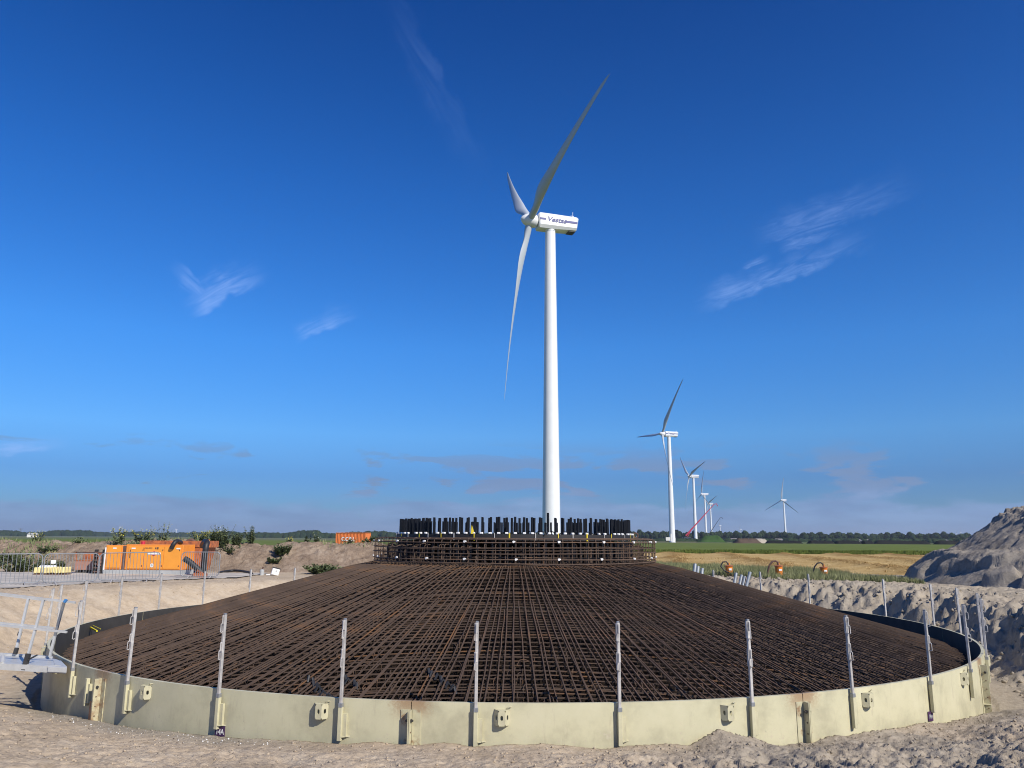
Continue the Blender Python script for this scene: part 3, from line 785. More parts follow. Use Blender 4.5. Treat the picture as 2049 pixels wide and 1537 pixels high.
# purple plates with writing
def lettering(name, txt, size, loc, rot, mat, parent=None, shear=0.0, bold=0.0, extr=0.002, align='CENTER', sx=1.0):
    cu_ = bpy.data.curves.new(name, 'FONT'); cu_.body = txt; cu_.size = size; cu_.shear = shear; cu_.offset = bold
    cu_.extrude = extr; cu_.align_x = align; cu_.align_y = 'CENTER'; cu_.resolution_u = 3
    to = bpy.data.objects.new(name, cu_); COL.objects.link(to)
    bpy.context.view_layer.update()
    me = bpy.data.meshes.new_from_object(to.evaluated_get(bpy.context.evaluated_depsgraph_get()))
    me.name = name
    bpy.data.objects.remove(to); bpy.data.curves.remove(cu_)
    me.materials.clear(); me.materials.append(mat)
    o = bpy.data.objects.new(name, me); COL.objects.link(o)
    if parent: o.parent = parent
    o.location = loc; o.rotation_euler = rot; o.scale = (sx, 1, 1)
    return o
for a, z, txt, lab, tilt, wd in ((-112.7, -0.905, '14A', 'purple number plate half buried in sand at the foot of the ring', R(2), 0.17), (-52.9, -0.925, 'M4A', 'faded purple number plate on the cream ring near its right end', R(-4), 0.15)):
    pl = empty('number_plate', polar(ROUT + 0.012, a, z)); pl.rotation_euler = (R(90), 0, 0)
    pl.rotation_euler = (Matrix.Rotation(R(a + 90), 4, 'Z') @ Matrix.Rotation(R(90), 4, 'X') @ Matrix.Rotation(tilt, 4, 'Z')).to_euler()
    tag(pl, lab, 'number plate')
    m = MB(); m.box((0, 0, 0), (wd, 0.14, 0.006), bev=0.002); m.build('plate', M['purple'], pl)
    lettering('lettering', txt, 0.10 if wd > .15 else 0.085, (0, -0.005, 0.004), (0, 0, 0), M['white'] if a < -100 else M['grey'], pl, bold=0.001, sx=0.85 if wd > .15 else 0.62)

# yellow strap hooked over the rim at the left
m = MB(); p0 = polar(10.50, 165.3, ZRIM + .02); p1 = polar(9.0, 172.5, -0.22)
p0 = atY(168, 1248, 20.4) ; p1 = atY(194, 1263, 19.2)
m.tube([p0, p1], 0.022, 4); m.tube([p0 + Vector((.08, 0, .02)), p1 + Vector((.08, 0, .05))], 0.008, 4)
tag(m.build('strap', M['strap']), 'yellow strap stretched over the left side of the rim', 'strap')

# blinding concrete under the cage
m = MB(); nn = 64
m.add([(CX + (RIN - .02) * math.cos(2 * math.pi * i / nn), CY + (RIN - .02) * math.sin(2 * math.pi * i / nn), ZFLOOR + .01) for i in range(nn)], [tuple(range(nn))])
tag(m.build('concrete_floor', M['concrete']), kind='structure')

# ------------------------------------------------------------------ reinforcement mound
RB, RT = 10.22, 3.60
ZB0, ZT0 = -0.60, 1.17
SL = (ZT0 - ZB0) / (RB - RT)
def cone_z(r): return ZB0 + (RB - r) * SL if r > RT else ZT0
mound = empty('rebar_mound', (CX, CY, ZFLOOR))
tag(mound, 'wide cone of rusty radial and cross reinforcing bars filling the ring', 'reinforcement')
def bar_mesh(r0, r1, rad, name, mat, seed):
    rg = random.Random(seed); m = MB(); n = 7; pts = []
    for i in range(n + 1):
        r = r0 + (r1 - r0) * i / n
        w = 0 if i in (0,) else rg.uniform(-.012, .012)
        pts.append((r, w, cone_z(max(r, RT)) - ZFLOOR + rg.uniform(-.006, .006)))
    m.tube(pts, rad, 4)
    me = bpy.data.meshes.new(name); me.from_pydata(m.v, [], m.f); me.materials.append(mat); me.update()
    return me
def place(me, name, deg, parent, dz=0.0, tilt=0.0):
    o = bpy.data.objects.new(name, me); COL.objects.link(o); o.parent = parent
    o.rotation_euler = (0, 0, R(deg + tilt * 6)); o.location = (math.sin(R(deg)) * tilt, -math.cos(R(deg)) * tilt, dz); return o
NRAD = 284; rnd = random.Random(5)
full = [bar_mesh(RT - .25, RB - rnd.uniform(0, .12), 0.0125, 'radial_bar', M['rust'], 10 + i) for i in range(8)]
mid = [bar_mesh(rnd.uniform(5.2, 6.4), RB - rnd.uniform(0, .15), 0.0110, 'short_radial_bar', M['rust'], 40 + i) for i in range(8)]
rear = MB()
for i in range(NRAD):
    for kind in (0, 1):
        d = -90 + (i + kind * .5) * 360.0 / NRAD
        d = (d + 180) % 360 - 180
        j = rnd.uniform(-.25, .25) + (rnd.uniform(-.35, .35) if rnd.random() < .25 else 0)
        if -205 < d < 25 or d > 155:
            if kind and not (-200 < d < 20 or d > 160): continue
            place(rnd.choice(mid if kind else full), 'short_radial_bar' if kind else 'radial_bar', d + j, mound, rnd.uniform(-.012, .006) - kind * .012, rnd.gauss(0, .035))
        elif kind == 0:
            c, s_ = math.cos(R(d)), math.sin(R(d))
            rear.tube([(RT * c, RT * s_, ZT0 - ZFLOOR), (RB * c, RB * s_, ZB0 - ZFLOOR)], 0.0125, 4)
tag(rear.build('rear_bars', M['rust_shaded'], mound), kind='stuff')
# bars lying across, just under the radial ones
def across_pts(off, dz, axis, rmax=RB - .12, seg=0.8, jit=0.0):
    half = math.sqrt(max(rmax ** 2 - off ** 2, 0)); n = max(4, int(2 * half / seg)); pts = []
    for i in range(n + 1):
        t = -half + 2 * half * i / n
        r = math.hypot(t, off); z = cone_z(max(r, RT)) + dz - ZFLOOR + rnd.uniform(-jit, jit)
        pts.append((t, off, z) if axis == 'x' else (off, t, z))
    return pts
y = -RB + .30
while y < 3.0:
    m = MB(); m.tube(across_pts(y + rnd.uniform(-.02, .02), -0.028 - rnd.choice((0, 0, .02, .035)), 'x', jit=.008), 0.0105, 4)
    m.build('cross_bar', M['rust'], mound); y += 0.115 if y < -5 else 0.16
low = MB()
for lay, (dz, sp) in enumerate([(-0.11, .17), (-0.20, .15), (-0.30, .12), (-0.40, .12)]):
    y = -RB + .2 + .04 * lay
    while y < 9.5:
        low.tube(across_pts(y, dz - .02, 'x', RB - .2, 1.2, .01), 0.0115, 3, False)
        low.tube(across_pts(y + .05, dz, 'y', RB - .2, 1.2, .01), 0.0115, 3, False)
        y += sp
for i in range(-34, 35):          # bottom mats, close mesh
    for z in (0.15, 0.22):
        h_ = math.sqrt(max((RB - .1) ** 2 - (i * .3) ** 2, 0))
        low.tube([(-h_, i * .3, z), (h_, i * .3, z)], 0.014, 3, False); low.tube([(i * .3, -h_, z + .03), (i * .3, h_, z + .03)], 0.014, 3, False)
for i in range(900):              # upright links
    a = rnd.uniform(0, 6.283); r = RB * math.sqrt(rnd.uniform(.13, .97)); x_, y_ = r * math.cos(a), r * math.sin(a)
    if y_ > 5: continue
    zt = cone_z(r) - ZFLOOR - .03
    low.tube([(x_, y_, zt), (x_ + rnd.uniform(-.02, .02), y_ + rnd.uniform(-.02, .02), .15)], 0.009, 3, False)
tag(low.build('lower_bars', M['rust_shaded'], mound), kind='stuff')
# bent link ends lying between the bars near the rim
lk = MB()
for i in range(620):
    a = rnd.uniform(math.pi + .25, 2 * math.pi - .25); r = RB - .25 - 3.2 * rnd.random() ** 1.6
    x_, y_ = r * math.cos(a), r * math.sin(a); z = cone_z(r) - ZFLOOR - rnd.uniform(.0, .05); th = rnd.uniform(0, 6.28) if rnd.random() < .3 else a + rnd.uniform(-.3, .3)
    dx, dy = math.cos(th) * .11, math.sin(th) * .11; L = rnd.uniform(.6, 1.5)
    lk.tube([(x_ - dx * L, y_ - dy * L, z - .10 * L), (x_ - dx * .4, y_ - dy * .4, z + .012), (x_ + dx * .5, y_ + dy * .5, z + .014), (x_ + dx * L, y_ + dy * L, z - .03), (x_ + dx * L, y_ + dy * L, z - .18)], 0.006, 4)
tag(lk.build('bent_links', M['rust'], mound), kind='stuff')
# dark couplers where cable ducts come up (three small clusters at the near edge)
for px, py, n in ((690, 1328, 5), (0, 0, 0), (620, 1355, 9), (860, 1360, 8), (255, 1345, 4)):
    if not n: continue
    base = atY(px, py, 12.2 if px > 400 else 13.4); base.z = cone_z(math.hypot(base.x - CX, base.y - CY))
    m = MB(); rg = random.Random(px)
    for k in range(n):
        q = Vector((base.x - CX + .06 * k + rg.uniform(-.03, .03), base.y - CY - .09 * k, 0)); q.z = cone_z(math.hypot(q.x, q.y)) - ZFLOOR
        th = rg.uniform(0, 3); d = Vector((math.cos(th) * .05, math.sin(th) * .05, 0))
        m.tube([q - d + Vector((0, 0, -.05)), q + Vector((0, 0, .03)), q + d + Vector((0, 0, -.03))], 0.022, 6)
    m.build('black_duct', M['rubber'], mound, smooth=50)

# ------------------------------------------------------------------ pedestal cage
ped = empty('pedestal_cage', (CX, CY, ZT0 - 0.03))
tag(ped, 'round cage of rusty hoops and uprights crowning the mound', 'reinforcement cage')
RP = 3.66
ped.scale = (1, 1, 1.02)
def hoop(r, z, rad, mat, name='hoop', n=72, wob=0.010):
    m = MB(); pts = []
    ph = rnd.uniform(0, 6)
    for i in range(n + 1):
        a = 2 * math.pi * (i % n) / n
        pts.append(((r + .008 * math.sin(5 * a + ph)) * math.cos(a), (r + .008 * math.sin(5 * a + ph)) * math.sin(a), z + wob * math.sin(3 * a + ph)))
    m.tube(pts, rad, 5, False); return m.build(name, mat, ped)
for r, z, rad in [(RP + .02, .02, .012), (RP + .02, .10, .014), (RP + .02, .235, .012), (RP + .02, .35, .012), (RP + .02, .47, .013), (RP - .02, .545, .010), (RP - .12, .56, .010),
                  (RP - .30, .14, .010), (RP - .30, .30, .010), (RP - .34, .55, .010)]:
    hoop(r, z, rad, M['rust_cage'])
m = MB(); m.tube([(RP, 0, -.05), (RP, 0, .50), (RP - .03, 0, .545), (RP - .10, 0, .558), (RP - .62, 0, .56)], 0.0085, 5)
link_me = bpy.data.meshes.new('upright_link'); link_me.from_pydata(m.v, [], m.f); link_me.materials.append(M['rust_cage'])
m = MB(); m.tube([(RP - .32, 0, -.05), (RP - .32, 0, .40), (RP - .36, 0, .43), (RP - .5, 0, .43)], 0.0085, 5)
link2 = bpy.data.meshes.new('inner_link'); link2.from_pydata(m.v, [], m.f); link2.materials.append(M['rust_cage'])
for i in range(108):
    place(link_me, 'upright_link', i * 360 / 108 + rnd.uniform(-.35, .35), ped, rnd.uniform(-.012, .004))
    place(link2, 'inner_link', (i + .5) * 360 / 108 + rnd.uniform(-.9, .9), ped, rnd.uniform(-.08, .01))
# short starter bars standing round the foot
sb = MB()
for i in range(260):
    a = rnd.uniform(0, 6.283); r = RP - rnd.uniform(.05, .5); h_ = rnd.uniform(.1, .36)
    sb.tube([(r * math.cos(a), r * math.sin(a), -.03), (r * math.cos(a + .004), r * math.sin(a + .004), h_)], .008, 4)
tag(sb.build('starter_bars', M['rust_cage'], ped), kind='stuff')
m = MB(); m.tube([(RP + .01, -.012, 0), (RP + .045, -.012, 0)], .026, 8); m.tube([(RP + .01, .014, .004), (RP + .04, .014, .004)], .018, 6)
sp_me = bpy.data.meshes.new('white_spacer'); sp_me.from_pydata(m.v, [], m.f); sp_me.materials.append(M['white'])
for i in range(22):
    for z in (.115, .485):
        place(sp_me, 'white_spacer', -90.5 + i * 360 / 22 + rnd.uniform(-1, 1), ped, z)
m = MB(); m.tube([(0, 0, -.2), (0, 0, .58)], 2.62, 64, False); m.build('added_dark_cylinder', M['rust_shaded'], ped, smooth=40)  # opaque cylinder added to darken the see-through inside of the cage
# dark core behind the links: sleeves and inner bars
core = MB()
for i in range(220):
    a = 2 * math.pi * i / 220; r = 2.78 + .28 * (i % 2)
    core.tube([(r * math.cos(a), r * math.sin(a), -.1), (r * math.cos(a), r * math.sin(a), .50)], .030, 6)
tag(core.build('lower_sleeves', M['black'], ped, smooth=40), kind='stuff')

# ------------------------------------------------------------------ anchor bolt ring
bolts = empty('anchor_bolt_ring', (CX, CY, 1.725))
tag(bolts, 'double ring of upright black sleeved anchor bolts on top of the cage', 'anchor bolts')
m = MB(); nn = 96
vs = []
for i in range(nn):
    a = 2 * math.pi * i / nn
    for r, z in ((3.12, -.06), (3.12, .075), (2.66, .075), (2.66, -.06)): vs.append((r * math.cos(a), r * math.sin(a), z))
fs = []
for i in range(nn):
    b, c = i * 4, ((i + 1) % nn) * 4
    for k in range(4): fs.append((b + k, c + k, c + (k + 1) % 4, b + (k + 1) % 4))
m.add(vs, fs); m.build('flange_plate', M['blackring'], bolts, smooth=40)
def bolt_mesh(h):
    m = MB(); m.tube([(0, 0, .10), (0, 0, .10 + h)], .029, 8)
    m.tube([(0, 0, .08), (0, 0, .115)], .034, 6)
    me = bpy.data.meshes.new('anchor_bolt'); me.from_pydata(m.v, [], m.f); me.materials.append(M['black'])
    me.polygons.foreach_set('use_smooth', [True] * len(me.polygons)); me.set_sharp_from_angle(angle=R(40)); return me
bmes = [bolt_mesh(h) for h in (.355, .365, .36, .345)]; btall = bolt_mesh(.46)
m = MB(); m.box((0, 0, .098), (.06, .075, .045), bev=.01)
cap = bpy.data.meshes.new('white_nut'); cap.from_pydata(m.v, [], m.f); cap.materials.append(M['white'])
for k, r in enumerate((3.02, 2.76)):
    for i in range(100):
        a = 360 * (i + .5 * k) / 100 + rnd.uniform(-.12, .12)
        tall = (k == 0 and min(abs((a - t + 180) % 360 - 180) for t in (-124.2, -75.0, 60.0)) < 0.95)
        o = bpy.data.objects.new('anchor_bolt', btall if tall else rnd.choice(bmes)); COL.objects.link(o); o.parent = bolts
        o.location = (r * math.cos(R(a)), r * math.sin(R(a)), rnd.uniform(-.006, .006)); o.rotation_euler = (R(rnd.uniform(-.5, .5)), R(rnd.uniform(-.5, .5)), 0)
        if k == 0 and rnd.random() < .9:
            w = bpy.data.objects.new('white_nut', cap); COL.objects.link(w); w.parent = bolts
            w.location = ((r + .085) * math.cos(R(a)), (r + .085) * math.sin(R(a)), 0); w.rotation_euler = (0, 0, R(a))
for i in range(44):
    a = R(-90 + (i - 22) * 8.2 + rnd.uniform(-2.5, 2.5)); y_ = i % 2 == 0
    m = MB(); L = rnd.uniform(.10, .19)
    m.box((3.135, 0, .085 - L / 2 + .02), (.006, rnd.choice((.018, .03)), L), rot=None)
    o = m.build('tag_strip', M['yellow'] if y_ else M['galv'], bolts); o.rotation_euler = (0, 0, a)
# small yellow pennant-shaped guard plate and lifting eye
m = MB(); m.add([(0, 0, 0), (.09, 0, 0), (.02, 0, .20), (0, .01, 0), (.09, .01, 0), (.02, .01, .20)], [(0, 1, 2), (5, 4, 3), (0, 3, 4, 1), (1, 4, 5, 2), (2, 5, 3, 0)])
o = m.build('warning_pennant', M['yellow'], bolts); o.location = (-1.02, -2.98, .08)
m = MB(); m.tube([(math.cos(t) * .06, 0, math.sin(t) * .06) for t in [k * math.pi / 6 for k in range(13)]], .02, 6, False)
o = m.build('lifting_eye', M['brown'], bolts); o.location = (3.16, -.35, .08)

# loose cables across the flange
m = MB()
for k in range(5):
    a0 = R(-84 + k * 7); pts = []
    for i in range(10):
        a = a0 + i * .012; r = 2.7 + .05 * i + rnd.uniform(-.02, .02); pts.append((r * math.cos(a), r * math.sin(a), .10 + .05 * math.sin(i * 1.3 + k)))
    m.tube(pts, .012, 5)
m.build('cable', M['rubber'], bolts)

# ------------------------------------------------------------------ wind turbines
def blade_mesh(L, pitch):
    ns, nc = 26, 14
    V = []
    for i in range(ns):
        t = (i / (ns - 1)) ** 1.0; z = 0.9 + t * (L - 0.9)
        if t < .05: ch, th = 1.55, 1.55
        else:
            k = (t - .05) / .95
            ch = np.interp(k, [0, .06, .14, .20, .4, .6, .8, .93, .98, 1], [1.55, 1.75, 2.5, 2.6, 1.95, 1.45, 1.02, .74, .52, .14])
            th = ch * np.interp(k, [0, .08, .2, .5, 1], [1, .68, .34, .24, .2])
        tw = R(np.interp(t, [0, .15, .4, .7, 1], [26, 22, 8, 1, -3]))
        bend = 1.5 * t * (1 - t) - 1.0 * t * t
        for j in range(nc):
            a = 2 * math.pi * j / nc
            cx = math.cos(a) * ch / 2; ty = math.sin(a) * th / 2 * (1 if t < .08 else (0.35 + 0.65 * (0.5 + 0.5 * math.cos(a)) ** .6))
            if t >= .08: cx -= ch * .22 * min(1, (t - .08) / .1)
            x_ = ty * math.cos(tw) - cx * math.sin(tw); y_ = cx * math.cos(tw) + ty * math.sin(tw)
            V.append((x_ + bend * math.cos(pitch), y_ - bend * math.sin(pitch), z))
    F = [(i * nc + j, i * nc + (j + 1) % nc, (i + 1) * nc + (j + 1) % nc, (i + 1) * nc + j) for i in range(ns - 1) for j in range(nc)]
    F.append(tuple((ns - 1) * nc + j for j in range(nc)))
    m = MB(); m.v = V; m.f = F; m.mi = [0] * len(F); return m
def turbine(base, hub_h, nose_deg, phase, L=40.5, label='', detail=True, rb=1.95, rt=1.15, pitch=21.0, small=False):
    t = empty('wind_turbine', base, R(nose_deg))
    tag(t, label, 'wind turbine', 'white wind turbines standing in the fields')
    n = 48 if detail else 20
    k = hub_h / 72.0; OV = 4.9
    hz = hub_h
    m = MB(); top = hz - 1.75
    prof = [(rb * 1.06, 0), (rb * 1.06, .35), (rb, .36)] + [(rb + (rt - rb) * q / 8, .36 + (top - .36) * q / 8) for q in range(1, 9)]
    m.tube([(0, 0, z) for r, z in prof], [r for r, z in prof], n)
    m.build('tower', M['turb'], t, smooth=30)
    if detail:
        for fz in (.31, .64):
            zz = top * fz; rr_ = rb + (rt - rb) * fz
            m = MB(); m.tube([(0, 0, zz - .06), (0, 0, zz + .06)], rr_ + .012, n, False); m.build('section_joint', M['turb'], t, smooth=30)
        m = MB(); m.box((-rb * .99 * .6, rb * .8, 1.9), (.9, .12, 2.1)); m.build('door', M['grey'], t)
    # nacelle: extruded outline with chamfered lower edges, closed rear with dark opening
    m = MB()
    sec = [(3.15, .90), (2.9, 1.0), (0, 1.0), (-5.9, .96), (-6.35, .86)]
    out = [(-1.45, 1.62), (1.45, 1.62), (1.66, 1.35), (1.66, -1.15), (1.25, -1.85), (-1.25, -1.85), (-1.66, -1.15), (-1.66, 1.35)]
    vs = [];
    for x_, s_ in sec:
        for y_, z_ in out:
            zz = z_ * s_
            if x_ < -5 and z_ < -1.5: zz = -1.55
            xx = x_ + (0.55 if (x_ < -6 and z_ < -1) else 0)
            vs.append((xx, y_ * s_, hz + zz))
    fs = []
    for i in range(len(sec) - 1):
        for j in range(8): fs.append((i * 8 + j, i * 8 + (j + 1) % 8, (i + 1) * 8 + (j + 1) % 8, (i + 1) * 8 + j))
    fs += [tuple(range(8))[::-1], tuple(len(sec) * 8 - 8 + j for j in range(8))]
    m.add(vs, fs)
    m.tube([(0, 0, hz - 2.15), (0, 0, hz - 1.7)], rt * 1.08, 24)
    na = m.build('nacelle', M['turb'], t, smooth=28)
    bpy.context.view_layer.update()
    if detail:
        m = MB(); m.box((-4.9, 0, hz - 1.83), (1.6, 2.0, .12)); m.build('cooling_vent', M['dark'], na)
        m = MB(); m.tube([(-5.2, .8, hz + 1.5), (-5.2, .8, hz + 3.0)], .05, 5); m.tube([(-4.9, .5, hz + 1.5), (-4.9, .5, hz + 2.3)], .04, 5)
        m.box((-5.2, .8, hz + 1.75), (.3, .5, .25)); m.build('weather_mast', M['turb'], na)
    if not small:
        for sd in (1, -1):
            for x0, x1 in ((3.0, 1.6), (-3.1, -6.0)) if detail else ((3.0, 1.6), (-2.9, -6.0)):
                m = MB(); m.box(((x0 + x1) / 2, sd * 1.652, hz + .10), (abs(x1 - x0), .06, .50))
                m.build('stripe', M['blue'], na)
        if detail:
            s = lettering('lettering', 'Vestas', 1.62, (-.95, 1.70, hz + .14), (R(90), 0, R(180)), M['blue'], na, shear=.30, bold=.035, extr=.025, sx=1.10)
        else:
            m = MB()
            for q in range(6): m.box((1.0 - q * .72, 1.66, hz + .1), (.42, .05, .8))
            m.build('lettering', M['blue'], na)
    # rotor
    tilt = R(6); n_ = Vector((math.cos(tilt), 0, math.sin(tilt))); hubc = Vector((OV, 0, hz))
    m = MB()
    pr = [(-1.7, 1.20), (-1.2, 1.50), (-.2, 1.55), (.7, 1.40), (1.3, 1.10), (1.8, .68), (2.1, .25), (2.16, .02)]
    m.tube([n_ * a + hubc for a, r in pr], [r for a, r in pr], 24 if detail else 12, up=(0, 1, 0))
    hub = m.build('hub', M['turb'], t, smooth=50)
    u = Vector((-math.sin(tilt), 0, math.cos(tilt))); s_ = Vector((0, 1, 0))
    bme = None
    for q in range(3):
        a = R(phase) + q * 2 * math.pi / 3
        zax = u * math.cos(a) + s_ * math.sin(a); xax = n_; yax = zax.cross(xax)
        mat = Matrix((xax, yax, zax)).transposed()
        if bme is None:
            b = blade_mesh(L, R(pitch)).build('blade', M['blade'], t, smooth=60); bme = b.data
        else:
            b = bpy.data.objects.new('blade', bme); COL.objects.link(b); b.parent = t
        b.matrix_local = Matrix.Translation(hubc) @ mat.to_4x4() @ Matrix.Rotation(R(pitch), 4, 'Z')
    return t
def from_hub(x, y, Y, nose, hub_h=None):
    H = atY(x, y, Y); a = R(nose)
    return (H.x - 4.9 * math.cos(a), H.y - 4.9 * math.sin(a), 0.0), H.z
b, h = from_hub(1060, 441, 164, 197.1); turbine(b, h, 197.1, 71.5, 41.0, 'largest and nearest white wind turbine towering behind the bolt ring')
b, h = from_hub(1325, 868, 515, 196.7); turbine(b, h, 196.7, 34.1, 40.7, 'second nearest white turbine, with one blade pointing level to the left')
b, h = from_hub(1379, 953, 860, 192.6); turbine(b, h, 192.6, 69.7, 38.0, 'third turbine of the receding row, its tower passing behind the red crane boom', detail=False)
b, h = from_hub(1404, 989, 1250, 193.1); turbine(b, h, 193.1, 1.8, 38.0, 'fourth turbine of the receding row, one blade pointing straight up', detail=False)
b, h = from_hub(1417, 1008, 1650, 195); turbine(b, h, 195, 66.0, 38.0, 'farthest turbine of the receding row, between the red and the dark crane', detail=False, rb=2.3)
b, h = from_hub(1564, 1001, 1300, 215); turbine(b, h, 215, 4.7, 38.0, 'lone turbine standing apart in front of the tree row on the right', detail=False)
far = [(1250, 1066, 5200, 40, 'tiny turbine on the skyline just right of the bolt ring'), (1441, 1052, 3900, 10, 'faint far turbine under the tip of the dark crane'),
       (1482, 1060, 4300, 0, 'small far turbine above the trees right of the dark crane'), (1714, 1066, 5000, 62, 'pale far turbine over the middle of the right tree row'),
       (1914, 1068, 5200, 30, 'left one of two tiny turbines close together near the sand heap'), (1922, 1066, 5000, 5, 'right one of two tiny turbines close together near the sand heap'),
       (1950, 1068, 4700, 0, 'tiny white turbine nearest to the slope of the sand heap'), (353, 1060, 4800, 3, 'tiny white turbine on the skyline above the orange pump unit'),
       (240, 1055, 5000, 80, 'faint tiny turbine on the skyline left of the tall weeds')]
for x, y, Y, ph, lab in far:
    H_ = atY(x, y, Y); turbine((H_.x, H_.y, 0), max(40, H_.z), 205, ph, 38, lab, detail=False, small=True, rb=2.6, rt=1.6)

# ------------------------------------------------------------------ cranes in the distance
def crane(foot, tip, Y, mat, label, r):
    F0 = atY(*foot, Y); T0 = atY(*tip, Y); F0.z = max(F0.z, 3.0)
    t = empty('mobile_crane', (F0.x, F0.y, 0)); tag(t, label, 'crane', 'cranes working between the far turbines')
    d = T0 - F0; f0 = Vector((0, 0, F0.z))
    m = MB(); q = 4
    for i in range(q):
        a, b = i / q, (i + 1) / q
        m.tube([f0 + d * a, f0 + d * b], r * (1 - .17 * i), 4)
    m.tube([f0 + d, f0 + d + Vector((2.5, 0, .5)), f0 + d + Vector((3.5, 0, -2))], r * .5, 4)
    m.build('boom', mat, t)
    m = MB(); m.box((4, 0, 2.2), (13, 3, 2.2), bev=.3); m.box((2, 0, 4.0), (6, 2.8, 1.6), bev=.2); m.box((-1, 0, 3.6), (2.0, 2.6, 2.2), bev=.3)
    m.build('carrier', M['darkblue'], t)
    for i in range(5):
        m = MB(); m.tube([(-1.5 + i * 2.6, -1.5, .75), (-1.5 + i * 2.6, 1.5, .75)], .75, 12); m.build('wheel', M['rubber'], t)
    m = MB(); m.tube([(1.5, 0, 4.2), f0 + d * .22], r * .45, 5); m.build('lift_ram', mat, t)
crane((1372, 1072), (1429, 1009), 820, M['red'], 'mobile crane with a long dark red boom reaching up past the turbine towers', 0.95)
crane((1418, 1070), (1441, 1036), 1150, M['darkblue'], 'smaller dark crane with raised boom behind the green mound', 0.75)

# ------------------------------------------------------------------ far heaps, hedge, houses, trees on the right
def heap(name, x0, x1, ytop, Y, mat, label, cat, flat=.3, depth=14):
    a = atY(x0, 1080, Y).x; b = atY(x1, 1080, Y).x; h = max(.6, atY((x0 + x1) / 2, ytop, Y).z)
    n, k = 40, 12; rg = np.random.default_rng(int(x0))
    xs = np.linspace(0, 1, n); ys = np.linspace(-1, 1, k)
    X, Yy = np.meshgrid(xs, ys)
    e = np.minimum(1, np.minimum(X, 1 - X) / (0.5 - flat / 2)); e = sstep(e, 0, 1)
    Z = h * e * (1 - np.abs(Yy) ** 1.7) * (0.8 + .35 * fbm(X * 7 + x0, Yy * 2, 3, 5))
    V = np.stack([(a + (b - a) * X), Y + Yy * depth / 2, Z - .05], -1).reshape(-1, 3)
    o = np_mesh(name, V, grid_faces(k, n), mat); tag(o, label, cat); return o
heap('overgrown_heap', 1392, 1455, 1071, 560, M['greenmound'], 'low green overgrown mound at the foot of the far turbines', 'mound', .35)
heap('soil_heap', 1466, 1522, 1077, 450, M['heap'], 'flat brown soil heap in front of the tree row', 'soil heap', .6)
heap('pale_heap', 1508, 1535, 1078, 470, M['sandheap'], 'small pale sand heap beside the flat brown one', 'sand heap', .5)
for i, (a, b) in enumerate([(1530, 1606), (1615, 1668), (1668, 1722), (1724, 1745), (1745, 1862), (1868, 1948)]):
    heap('dark_heap', a, b, 1081.5, 400, M['blackheap'], '%s low black soil heap from the left beyond the green field' % ORD[i], 'soil heap', .8, 8)['group'] = 'low dark heaps along the green field'
def tree_mesh(seed, crown=None):
    rg = np.random.default_rng(seed)
    # crown as clusters of leaf-sized facets through an uneven volume
    lobes = [(rg.normal(0, .30), rg.normal(0, .30), .62 + rg.normal(0, .13), rg.uniform(.28, .42)) for _ in range(9)] + [(0, 0, .62, .46)]
    V = []; F = []
    for lx, ly, lz, lr in lobes:
        for _ in range(95):
            d = rg.normal(size=3); d /= np.linalg.norm(d); p = np.array([lx, ly, lz]) + d * lr * rg.uniform(.80, 1.05)
            if p[2] < .16: continue
            t1 = np.cross(d, rg.normal(size=3)); t1 /= np.linalg.norm(t1); t2 = np.cross(d, t1); s = rg.uniform(.05, .11)
            b = len(V); t2 = t2 + d * rg.uniform(-.5, .5)
            V += [p + t1 * s, p + t2 * s, p - t1 * s, p - t2 * s]; F.append((b, b + 1, b + 2, b + 3))
        # inner dense body
    for lx, ly, lz, lr in lobes:
        b = len(V); n1, n2 = 5, 8
        for i in range(n1):
            th = math.pi * (i + .5) / n1
            for j in range(n2):
                ph = 2 * math.pi * j / n2; rr = lr * .9 * rg.uniform(.85, 1.08)
                V.append((lx + rr * math.sin(th) * math.cos(ph), ly + rr * math.sin(th) * math.sin(ph), max(.17, lz + rr * math.cos(th))))
        F += [tuple(b + v for v in f) for f in grid_faces(n1, n2, True).tolist()]
        F += [tuple(b + j for j in range(n2))[::-1], tuple(b + (n1 - 1) * n2 + j for j in range(n2))]
    me = bpy.data.meshes.new('crown'); me.from_pydata([tuple(v) for v in V], [], F); me.materials.append(M['tree']); me.update()
    return me
crowns = [tree_mesh(s) for s in range(6)]
m = MB(); m.tube([(0, 0, 0), (0, 0, .2), (.01, 0, .5)], [.045, .03, .015], 6); m.tube([(0, 0, .2), (.15, .05, .45)], [.02, .008], 5); m.tube([(0, 0, .22), (-.14, .05, .5)], [.02, .008], 5)
trunk_me = bpy.data.meshes.new('trunk'); trunk_me.from_pydata(m.v, [], m.f); trunk_me.materials.append(M['bark'])
def far_tree(x, ytop, Y, wpx, label, group, name='row_tree'):
    B = atY(x, 1080, Y); top = atY(x, ytop, Y).z; w = wpx / 1590.0 * math.hypot(B.x, Y)
    t = empty(name, (B.x, B.y, 0), random.uniform(0, 6.28)); tag(t, label, 'tree', group)
    c = bpy.data.objects.new('crown', random.choice(crowns)); COL.objects.link(c); c.parent = t
    c.scale = (w * .72, w * .72, top / 1.06)
    k = bpy.data.objects.new('trunk', trunk_me); COL.objects.link(k); k.parent = t; k.scale = (top, top, top)
xs = []; x = 1248
while x < 1962:
    if not (1344 < x < 1351): xs.append(x)
    x += random.uniform(13.5, 18.5)
